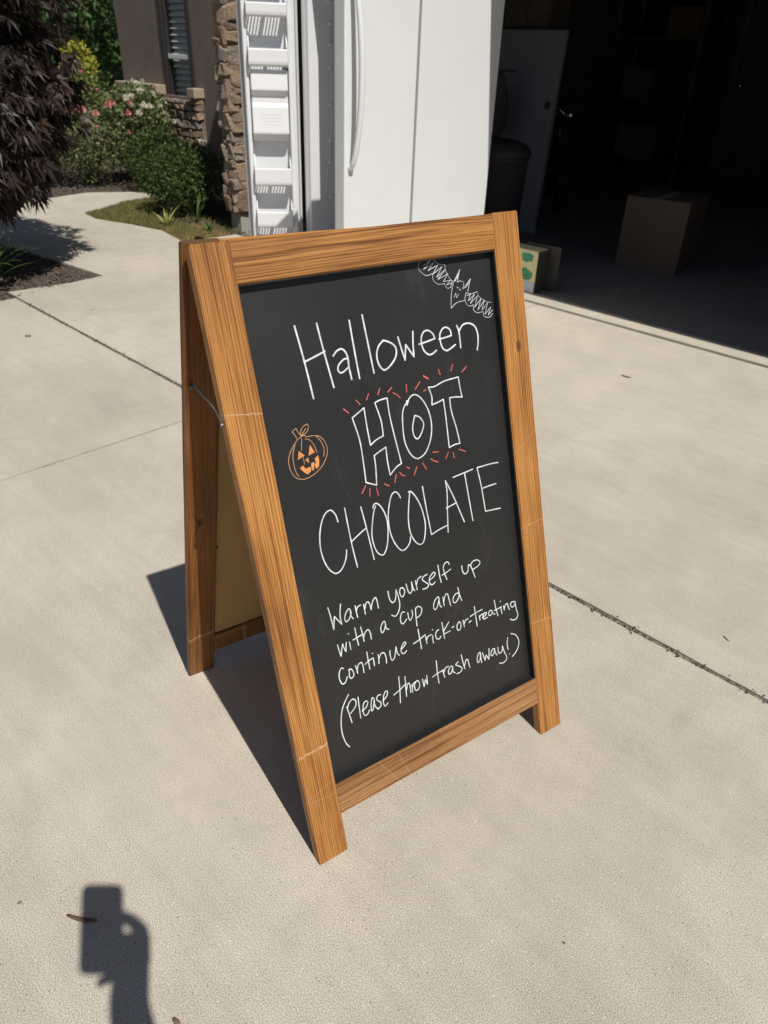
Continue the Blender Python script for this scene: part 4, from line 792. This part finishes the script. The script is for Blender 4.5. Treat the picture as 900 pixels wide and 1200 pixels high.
('bat','w',1.3,'433.5,1021.4 442.2,1012.2 456.4,1009.5; 456.4,1009.5 457.6,997.4 464.5,984.6 471.2,978.9; 407.8,1021.3 400.4,1015.6 401.1,1006.2 413.7,995.8 426.8,997.4; 427.5,996.1 428,986.5 437,978.7 451.6,977.7; 451.5,977 454.9,970 463.8,970.1 468.2,979.3; 409.2,1012.3 427.6,1020.2; 427.6,1020.2 409.7,1006.4; 409.7,1006.4 434,1015.5; 434,1015.5 419.1,1003; 419.1,1003 442,1011.1; 442,1011.1 428.1,996; 428.1,996 450.1,1006.6; 450.1,1006.6 435.9,990.4; 435.9,990.4 456.6,1001.1; 456.6,1001.1 438.2,986.5; 438.2,986.5 461.4,993.4; 461.4,993.4 449.2,981.6; 449.2,981.6 465.6,982; 465.6,982 455.6,974.8; 455.6,974.8 467.9,976.9; 472.6,978.8 489,997.5; 489,997.5 480,977.9; 475.8,979.6 486.8,992.9; 474.5,979 484.2,987.6; 471,977.7 463.2,955.5 460,934.3; 460,934.3 473.2,941.9 493.4,943.7; 479.9,976.7 487.7,978.2 494.6,973.7 491.1,964.3; 492.3,964.1 510.8,979.1; 510.8,979.1 501.6,958; 498.1,965.9 508.1,975; 496.7,964.8 505.1,971.2; 478.1,968.8 481.1,966.3; 478.5,967.1 480.7,968; 482.6,964.6 485.6,962.2; 483,962.8 485.6,963.7; 469.3,952.3 474.2,959; 474.2,959 474.5,950.4; 474.5,950.4 479.9,956.3; 496.7,956.1 511.8,953 523,955.3; 523,955.3 526.5,946 540.9,935.3 553.3,931.8; 496.5,954.9 493.4,944.1 499.6,933.3 512.1,932.9; 511.4,933 510.8,924.2 519.4,918 532.2,918.7; 532.2,918.7 534.2,909.5 546.7,906.4 554.5,911.7; 499,950.9 507.1,952.8; 507.1,952.8 500.9,941.9; 500.9,941.9 516.2,951.1; 516.2,951.1 504.7,936.4; 504.7,936.4 522.9,947.8; 522.9,947.8 514,928.8; 514,928.8 530.6,941.7; 530.6,941.7 520.7,922.8; 520.7,922.8 538.1,938.2; 538.1,938.2 530.1,921.5; 530.1,921.5 545.3,932.2; 545.3,932.2 536.3,913; 536.3,913 551.6,923.6; 551.6,923.6 544,910.6; 544,910.6 555.4,918'),
('pumpkin','o',1.5,'132.9,775.1 145.5,774.7 157.6,770.6 165.7,760.3 168.1,746.7 164.3,734.6 153.8,721.6 138.9,712.4 122.4,708.2 111.2,709.3 101.3,715.8 95.7,728.9 95.1,743.1 99.5,754.6 108.8,766.3 117.4,774.3 126.6,778.5 133.4,777.5; 152.1,771.9 158.8,761.9 162.1,749.5 159.6,736.5; 131,772.4 138.8,769.2 145.2,758.8 148.3,745.1; 111.8,767.4 104.8,752.1 103.3,735.9 105.2,721.2 108.8,714.5; 125.3,775.6 121.3,755.6; 122,745.2 122.2,732.3; 116.8,775.1 114.9,782.5 110.6,788.7; 110.6,788.7 118.5,793.5; 118.5,793.5 121.1,786 124.8,780.1; 125.5,780 126.3,787.4 132.4,793.5 140.5,795.5; 140.5,795.5 140.4,787.9 134.2,781.7 126,779.2; 128,781.9 135.7,789'),
('pumpkin_fill','f',0,'115.8,756.3 125.1,746.6 111.5,742.1; 137.6,761.2 144.1,747.4 131.7,744.1; 124.2,738.9 130.5,741.8 130.7,732.1; 112.3,728.4 119.2,731.1 122.1,724.8 124.3,714.3 117.7,720.5; 122.1,724.8 131.8,725.7 131.4,718 124.3,714.3; 134,730.8 139.9,731.9 136.9,717.9 132.7,719.5; 142.1,737.3 148.9,741.1 149.9,734.1 143,729.3; 139.6,727.6 144.6,730 149.9,734.1 147.3,722 141.1,719.4'),
]
# ------------------------------------------------------------------ chalkboard sign (sandwich board)
TH, TT = 1.3759579, 0.3159704
SW, SL, SA, ST = 0.62355, 1.08428, 0.0613, 0.023
BL = V((-0.6058, 0.5033, 0.0)); su = V((math.cos(TH), math.sin(TH), 0)); sn = V((su.y, -su.x, 0)); zz_ = V((0, 0, 1))
sdv = -math.sin(TT) * sn + math.cos(TT) * zz_; sN = math.cos(TT) * sn + math.sin(TT) * zz_
sign = empty('chalkboard_sign', tuple(BL + su * SW / 2 - sn * 0.29), 'wooden framed A frame chalkboard sign standing on the concrete driveway', 'sign')
def board(name, mat, M, x0, x1, wd, z0, z1, parent, seed, bev=0.0018):
    """a plank: local X along it, Y across, Z out; cut into short lengths so its edges waver a little"""
    n = max(2, int((x1 - x0) / 0.05)); bm = bmesh.new(); rows = []
    for i in range(n + 1):
        x = x0 + (x1 - x0) * i / n; e = [noise.noise(V((x * 6, seed * 3.7 + j, 0))) * 0.0009 for j in range(4)]
        rows.append([bm.verts.new((x, -wd / 2 + e[0], z0)), bm.verts.new((x, wd / 2 + e[1], z0)), bm.verts.new((x, wd / 2 + e[1], z1 + e[2] * .5)), bm.verts.new((x, -wd / 2 + e[0], z1 + e[3] * .5))])
    for a, b_ in zip(rows, rows[1:]):
        for j in range(4): bm.faces.new((a[j], a[(j + 1) % 4], b_[(j + 1) % 4], b_[j]))
    bm.faces.new(rows[0][::-1]); bm.faces.new(rows[-1]); bmesh.ops.recalc_face_normals(bm, faces=bm.faces)
    bmesh.ops.bevel(bm, geom=[e for e in bm.edges if e.calc_face_angle(0) > 0.8], offset=bev, segments=2, affect='EDGES')
    me = bpy.data.meshes.new(name); bm.to_mesh(me); bm.free(); return link(name, me, mat, parent, M)
MS = lambda s_: frame(BL + su * s_, sdv, -su, sN)              # stiles
MR = lambda v: frame(BL + sdv * v, su, sdv, sN)                # rails
board('stile', 'cedar_left', MS(SA / 2), 0, SL, SA, -ST, 0, sign, 1)
board('stile', 'cedar_right', MS(SW - SA / 2), 0, SL, SA, -ST, 0, sign, 2)
board('rail', 'cedar', MR(SL - 0.031 - 0.001), SA - 0.002, SW - SA + 0.002, 0.061, -ST, -0.0008, sign, 3)
board('rail', 'cedar_bottom', MR(0.1115), SA - 0.002, SW - SA + 0.002, 0.063, -ST, -0.0012, sign, 4)
MBRD = frame(BL - sN * 0.016, su, sdv, sN)
wp = MB().box(SA - .012, SW - SA + .012, 0.13, SL - .05, -0.0035, 0.0).build('writing_panel', 'chalkboard', sign, MBRD)
MB().box(SA - .011, SW - SA + .011, 0.131, SL - .051, -0.0052, -0.0036).build('panel_back', 'hardboard', sign, MBRD)
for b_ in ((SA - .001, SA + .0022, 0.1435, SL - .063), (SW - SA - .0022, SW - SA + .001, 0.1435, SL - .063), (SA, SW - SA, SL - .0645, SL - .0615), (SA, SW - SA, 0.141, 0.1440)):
    MB().box(*b_, 0.0005, 0.0125).build('dark_edge_strip', 'chalkboard', sign, MBRD)  # added dark strips that blacken the frame's inner sides
def cat(pts, per=6):
    if len(pts) < 3: return [pts[0].lerp(pts[-1], k / 6) for k in range(7)]
    out = []; P = [pts[0] * 2 - pts[1]] + pts + [pts[-1] * 2 - pts[-2]]
    for i in range(1, len(P) - 2):
        for k in range(per):
            t = k / per; a, b_, c_, d_ = P[i - 1], P[i], P[i + 1], P[i + 2]
            out.append(0.5 * ((2 * b_) + (c_ - a) * t + (2 * a - 5 * b_ + 4 * c_ - d_) * t * t + (3 * b_ - a - 3 * c_ + d_) * t ** 3))
    out.append(pts[-1]); return out
def stroke(m, pts, wdt, seed):
    q = cat([V((x / 1000, y / 1000, 0)) for x, y in pts]); hw = wdt * 0.77 / 2000
    t0 = (q[1] - q[0]).normalized(); t1 = (q[-1] - q[-2]).normalized()
    ring = []
    for k in (3, 2, 1): a = k / 3 * math.pi / 2; ring.append((q[0] - t0 * hw * math.sin(a), t0, math.cos(a)))
    for i, p in enumerate(q):
        t = (q[min(i + 1, len(q) - 1)] - q[max(i - 1, 0)]); t = t.normalized() if t.length > 1e-7 else t0
        ring.append((p, t, 1 + .16 * noise.noise(p * 160 + V((seed, 0, 0)))))
    for k in (1, 2, 3): a = k / 3 * math.pi / 2; ring.append((q[-1] + t1 * hw * math.sin(a), t1, math.cos(a)))
    b_ = len(m.v); zo = 0.0003 + (seed % 7) * 0.00003
    for p, t, k in ring:
        s_ = V((-t.y, t.x, 0)) * hw * max(k, .02); m.v += [tuple(p + s_ + V((0, 0, .0001))), tuple(p + V((0, 0, zo + .0002))), tuple(p - s_ + V((0, 0, .0001)))]
    for i in range(len(ring) - 1):
        a = b_ + 3 * i; m.f += [(a, a + 1, a + 4, a + 3), (a + 1, a + 2, a + 5, a + 4)]
for wd_, colr, wdt, data in CHALK:
    m = MB(); sd_ = 0
    if colr == 'r':
        for k, s_ in enumerate(data.split(';')):
            m = MB(); stroke(m, [tuple(float(v) for v in q.split(',')) for q in s_.split()], wdt, k); m.build('ray_mark', 'chalk_red', wp, MBRD, fix=False)
        continue
    for s_ in data.split(';'):
        pts = [tuple(float(v) for v in q.split(',')) for q in s_.split()]; sd_ += 1
        if colr == 'f':
            n = len(pts); b_ = len(m.v); m.v += [(x / 1000, y / 1000, .0006) for x, y in pts]; f_ = tuple(range(b_, b_ + n)); m.f.append(f_)
        else: stroke(m, pts, wdt, sd_)
    nm = {'red_rays': 'ray_marks', 'bat': 'bat_drawing', 'pumpkin': 'pumpkin_drawing', 'pumpkin_fill': 'pumpkin_face'}.get(wd_, 'lettering')
    o = m.build(nm, {'w': 'chalk_white', 'r': 'chalk_red', 'o': 'chalk_orange', 'f': 'chalk_fill'}[colr], wp, MBRD, fix=False)
    o['label'] = {'red_rays': 'short red ray marks around the word HOT', 'bat': 'white outline bat with scribbled wings', 'pumpkin': 'orange outline of a pumpkin with stem', 'pumpkin_fill': 'orange filled pumpkin face'}.get(wd_, 'white handwriting reading ' + wd_)
# rear leg frame
tb = math.atan2(0.216, 1.035); F0 = BL - 0.021 * su - 0.581 * sn
db0 = math.sin(tb) * sn + math.cos(tb) * zz_; bN = (math.cos(tb) * sn - math.sin(tb) * zz_).normalized()
bd = (db0 * 1.046 + su * 0.023).normalized(); bu = bd.cross(bN).normalized()
BLn = 1.046
MSb = lambda s_: frame(F0 + bu * s_, bd, -bu, bN); MRb = lambda v: frame(F0 + bd * v, bu, bd, bN)
board('back_stile', 'cedar_back', MSb(SA / 2), 0.001, BLn, SA, -0.016, 0, sign, 5)
board('back_stile', 'cedar', MSb(SW - SA / 2), 0.011, BLn, SA, -0.016, 0, sign, 6)
board('back_rail', 'cedar', MRb(BLn - 0.032), SA - .002, SW - SA + .002, 0.061, -0.016, -.0008, sign, 7)
board('back_rail', 'cedar_back', MRb(0.092), SA - .002, SW - SA + .002, 0.058, -0.016, -.001, sign, 8)
Mbb = frame(F0 - bN * 0.006, bu, bd, bN)
MB().box(SA - .004, SW - SA + .004, 0.117, BLn - .058, -0.004, 0.0).build('back_panel', 'hardboard', sign, Mbb)
for (a, b_) in (((SA - .001, 0.120), (SA + .002, BLn - .06)),): MB().box(a[0], b_[0], a[1], b_[1], 0.0002, 0.0016).build('panel_groove', 'seam_dark', sign, Mbb)
MB().box(SA, SW - SA, 0.1195, 0.1225, 0.0002, 0.0016).build('panel_groove', 'seam_dark', sign, Mbb)
MB().box(0.061, 0.066, 0.40, 0.405, 0.0, 0.003).build('nail_head', 'seam_dark', sign, Mbb)
# hinges between the two frames
for s_ in (0.030, SW - 0.06):
    hg = MB().box(s_, s_ + 0.03, BLn - .065, BLn - .012, 0.0003, 0.0022).build('hinge', 'steel', sign, frame(F0, bu, bd, bN))
    p = F0 + bu * s_ + bd * (BLn - .006) + bN * .004
    MB().tube([p, p + bu * .03], 0.004, 10).build('hinge_pin', 'steel', hg, smooth=True)
# spreader strap
a = F0 + bu * 0.010 + bd * 0.806 + bN * 0.001; b_ = BL + sdv * 0.826 - sN * (ST * 0.6) - su * 0.0006
pts = []; side = []
m = MB(); n = 22
for i in range(n + 1):
    t = i / n; p = a.lerp(b_, t) + V((0, 0, 0.013 * math.sin(math.pi * t) + .004 * math.sin(3.0 * math.pi * t) * (1 - t)))
    tw = 0.4 + 1.5 * math.sin(t * 2.6); tg = (b_ - a).normalized(); o1 = tg.cross(zz_).normalized(); o2 = tg.cross(o1)
    wv = (o1 * math.cos(tw) + o2 * math.sin(tw)) * 0.0040; nv = tg.cross(wv).normalized() * 0.0008
    m.v += [tuple(p + wv + nv), tuple(p - wv + nv), tuple(p - wv - nv), tuple(p + wv - nv)]
for i in range(n):
    q = 4 * i
    for j in range(4): m.f.append((q + j, q + (j + 1) % 4, q + 4 + (j + 1) % 4, q + 4 + j))
m.f += [(0, 1, 2, 3), (4 * n, 4 * n + 3, 4 * n + 2, 4 * n + 1)]
st_ = m.build('spreader_strap', 'strap_grey', sign)
for p, nv in ((a, bN), (b_, -su)):
    MB().tube([p - nv * .002, p + nv * .003, p + nv * .0045], [.003, .003, .0015], 10).build('screw', 'steel', st_, smooth=True)

# ------------------------------------------------------------------ small litter on the concrete
def litter(name, label, cat_, pts, r, mat, flat=0.4):
    m = MB(); m.tube(pts, r, 8); z0 = pts[0][2]
    m.v = [(x, y, 0.0003 + (z - z0 + max(r)) * flat) for x, y, z in m.v]
    return tag(m.build(name, mat, smooth=True), label, cat_)
def seg(p, ang, L_, r, bend=0.0):
    out = []; rs = []
    for i in range(6):
        t = i / 5 - .5; out.append((p[0] + math.cos(ang) * L_ * t - math.sin(ang) * bend * (t * t * 4 - 1), p[1] + math.sin(ang) * L_ * t + math.cos(ang) * bend * (t * t * 4 - 1), r)); rs.append(r * (0.35 + .65 * math.sin((i + .6) / 6.2 * math.pi)))
    return out, rs
LIT = [
    ('twig', 'short brown twig lying across the shadow of the phone', 'twig', -0.8185, 0.1505, 0.62, 0.054, 0.0042, 0.003, 'dead_leaf'),
    ('pebble', 'tiny brown pebble near the twig', 'pebble', -0.918, 0.086, 1.2, 0.007, 0.003, 0, 'pebble'),
    ('leaf_scrap', 'dark leaf scrap near the wrist shadow', 'leaf', -0.569, 0.180, 0.2, 0.014, 0.004, 0.001, 'dead_leaf'),
    ('dry_leaf', 'curled dry leaf on the slab in front of the garage', 'leaf', -1.445, 3.146, 0.1, 0.045, 0.006, 0.006, 'dead_leaf'),
    ('stone_chip', 'dark stone chip on the slab beside the mulch bed', 'pebble', -3.741, 1.306, 0.8, 0.03, 0.009, 0, 'pebble'),
    ('pebble', 'tiny dark pebble on the bare concrete right of the foot of the sign', 'pebble', -0.214, 0.709, 0.3, 0.005, 0.002, 0, 'pebble'),
    ('twig_scrap', 'thin twig scrap near the expansion joint right of the sign', 'twig', -0.343, 1.674, -0.5, 0.022, 0.0022, 0.002, 'dead_leaf'),
    ('bark_scrap', 'small bark scrap beside the rear leg of the sign', 'bark', -2.19, 1.29, 1.0, 0.022, 0.003, 0.002, 'dead_leaf'),
    ('bark_scrap', 'thin bark scrap on the slab near the mulch tip', 'bark', -3.948, 1.752, 0.9, 0.03, 0.003, 0.003, 'pebble'),
]
for nm, lab, ct, x, y, an, L_, r_, bd_, mt in LIT:
    a_, rs = seg((x, y), an, L_, r_, bd_); litter(nm, lab, ct, a_, rs, mt)
# ------------------------------------------------------------------ the photographer and the phone (behind the lens; they cast the shadow on the drive)
def c2w(x, y, z): return CAM + RIGHT * x + DOWN * y + FWD * z
PM = frame(c2w(-0.010, -0.0115, -0.016), RIGHT, -DOWN, -FWD)
rp = []
for cx, cy, a0 in ((0.024, 0.0635, 0), (-0.024, 0.0635, 90), (-0.024, -0.0635, 180), (0.024, -0.0635, 270)):
    for k in range(6): a = R_(a0 + k * 18); rp.append((cx + 0.012 * math.cos(a), cy + 0.012 * math.sin(a)))
ph = MB().prism(rp, -0.004, 0.004).build('phone', 'black_plastic', None, PM, bevel=0.002)
tag(ph, 'dark smartphone held up by the person taking the picture', 'phone')
MB().box(-0.033, 0.033, -0.070, 0.070, 0.0041, 0.0044).build('screen', 'phone_glass', ph, PM)
def skin(name, chains, mat, parent=None, sub=1):
    """chains: lists of (point, radius); equal points are joined"""
    vs = []; rs = []; es = []; idx = {}; roots = []
    for ch in chains:
        prev = None
        for j, (p, r_) in enumerate(ch):
            k = tuple(round(c_, 4) for c_ in p)
            if k not in idx: idx[k] = len(vs); vs.append(tuple(p)); rs.append(r_); 
            if prev is None:
                if not any(idx[k] in e for e in es): roots.append(idx[k])
            else: es.append((prev, idx[k]))
            prev = idx[k]
    me = bpy.data.meshes.new(name); me.from_pydata(vs, es, []); o = link(name, me, mat, parent)
    if parent is not None:
        pm = ORG[parent.name]
        o.matrix_basis = (Matrix.Translation(pm) if isinstance(pm, Vector) else pm).inverted()
    md = o.modifiers.new('Skin', 'SKIN'); md.use_smooth_shade = True
    for i, r_ in enumerate(rs):
        s_ = me.skin_vertices[0].data[i]; s_.radius = (r_, r_); s_.use_root = i in roots
    sb = o.modifiers.new('Sub', 'SUBSURF'); sb.levels = sub; sb.render_levels = sub + 1
    return o
P0 = V((0.30, -0.38, 0)); pf = V((-0.69, 0.724, 0)); pr = V((0.724, 0.69, 0))
def bp_(f_, r_, z): return P0 + pf * f_ + pr * r_ + V((0, 0, z))
sh_r, sh_l = bp_(0, .155, 1.36), bp_(0, -.155, 1.36)
elb = bp_(.15, .235, 1.08); wri = c2w(.036, .105, -.030); pal = c2w(.040, .062, -.021); knu = c2w(.046, .030, -.016)
pel, bel, che, nck, hd0, hd1, hd2 = bp_(0, 0, .92), bp_(0, 0, 1.06), bp_(0, 0, 1.25), bp_(0, 0, 1.42), bp_(.02, 0, 1.50), bp_(.035, 0, 1.57), bp_(.02, 0, 1.63)
leg = lambda s_: [(pel, .13), (bp_(0, s_ * .09, .86), .095), (bp_(.01, s_ * .10, .48), .062), (bp_(-.01, s_ * .10, .09), .042), (bp_(.06, s_ * .10, .045), .040), (bp_(.16, s_ * .105, .035), .034)]
body = skin('person', [[(pel, .13), (bel, .115), (che, .125), (nck, .055), (hd0, .065), (hd1, .088), (hd2, .075)],
    [(che, .125), (sh_r, .058), (elb, .044), (wri, .032), (pal, .031), (knu, .022)],
    [(che, .125), (sh_l, .058), (bp_(.02, -.25, 1.08), .040), (bp_(.10, -.25, .84), .026), (bp_(.13, -.245, .76), .028), (bp_(.15, -.24, .69), .014)],
    leg(1), leg(-1),
    [(c2w(.037, .100, -.028), .016), (c2w(.060, .024, -.014), .012), (c2w(.054, .000, -.007), .013), (c2w(.036, -.0165, -.004), .0112), (c2w(.010, -.029, -.004), .009)],
    [(c2w(.038, .098, -.026), .016), (c2w(.060, .040, -.012), .012), (c2w(.050, .016, -.003), .011), (c2w(.020, .014, -.001), .0085), (c2w(-.005, .016, -.003), .0075)],
    [(c2w(.036, .099, -.024), .016), (c2w(.055, .052, -.011), .012), (c2w(.044, .036, -.002), .011), (c2w(.015, .034, .000), .0085), (c2w(-.010, .036, -.002), .0075)],
    [(c2w(.034, .101, -.026), .016), (c2w(.036, .066, -.013), .014), (c2w(.018, .068, -.005), .009), (c2w(-.002, .076, -.008), .008), (c2w(-.020, .081, -.012), .0065)],
    [(c2w(.046, .075, -.026), .015), (c2w(.058, .045, -.034), .013), (c2w(.052, .016, -.036), .012), (c2w(.045, -.008, -.034), .0105)]], 'skin')
tag(body, 'person in grey blue top and jeans holding up a phone', 'person')
skin('shirt', [[(bp_(0, 0, .93), .142), (bel, .130), (che, .138), (bp_(0, 0, 1.37), .075)], [(che, .138), (sh_r, .070), (bp_(.06, .175, 1.24), .058)], [(che, .138), (sh_l, .070), (bp_(.008, -.19, 1.25), .058)]], 'cloth_top', body)
skin('jeans', [[(bp_(0, 0, .96), .138), (pel, .142), (bp_(0, .09, .86), .107), (bp_(.01, .10, .48), .074), (bp_(-.01, .10, .10), .060)], [(pel, .142), (bp_(0, -.09, .86), .107), (bp_(.01, -.10, .48), .074), (bp_(-.01, -.10, .10), .060)]], 'cloth_jeans', body)
for s_ in (1, -1): skin('shoe', [[(bp_(-.05, s_ * .10, .045), .045), (bp_(.06, s_ * .10, .045), .048), (bp_(.18, s_ * .105, .038), .038)]], 'rubber', body)
skin('hair', [[(bp_(-.045, 0, 1.47), .055), (bp_(-.04, 0, 1.56), .090), (bp_(0, 0, 1.635), .085)]], 'hair', body)
skin('nose', [[(bp_(.118, 0, 1.575), .008), (bp_(.134, 0, 1.548), .013)]], 'skin', body)
for s_ in (1, -1):
    skin('ear', [[(bp_(.02, s_ * .088, 1.55), .012), (bp_(.02, s_ * .092, 1.585), .015)]], 'skin', body)
    skin('eye', [[(bp_(.108, s_ * .032, 1.585), .010), (bp_(.112, s_ * .032, 1.585), .010)]], 'fridge_white', body)
skin('mouth', [[(bp_(.112, -.022, 1.515), .006), (bp_(.122, 0, 1.513), .008), (bp_(.112, .022, 1.515), .006)]], 'petal_pink', body)
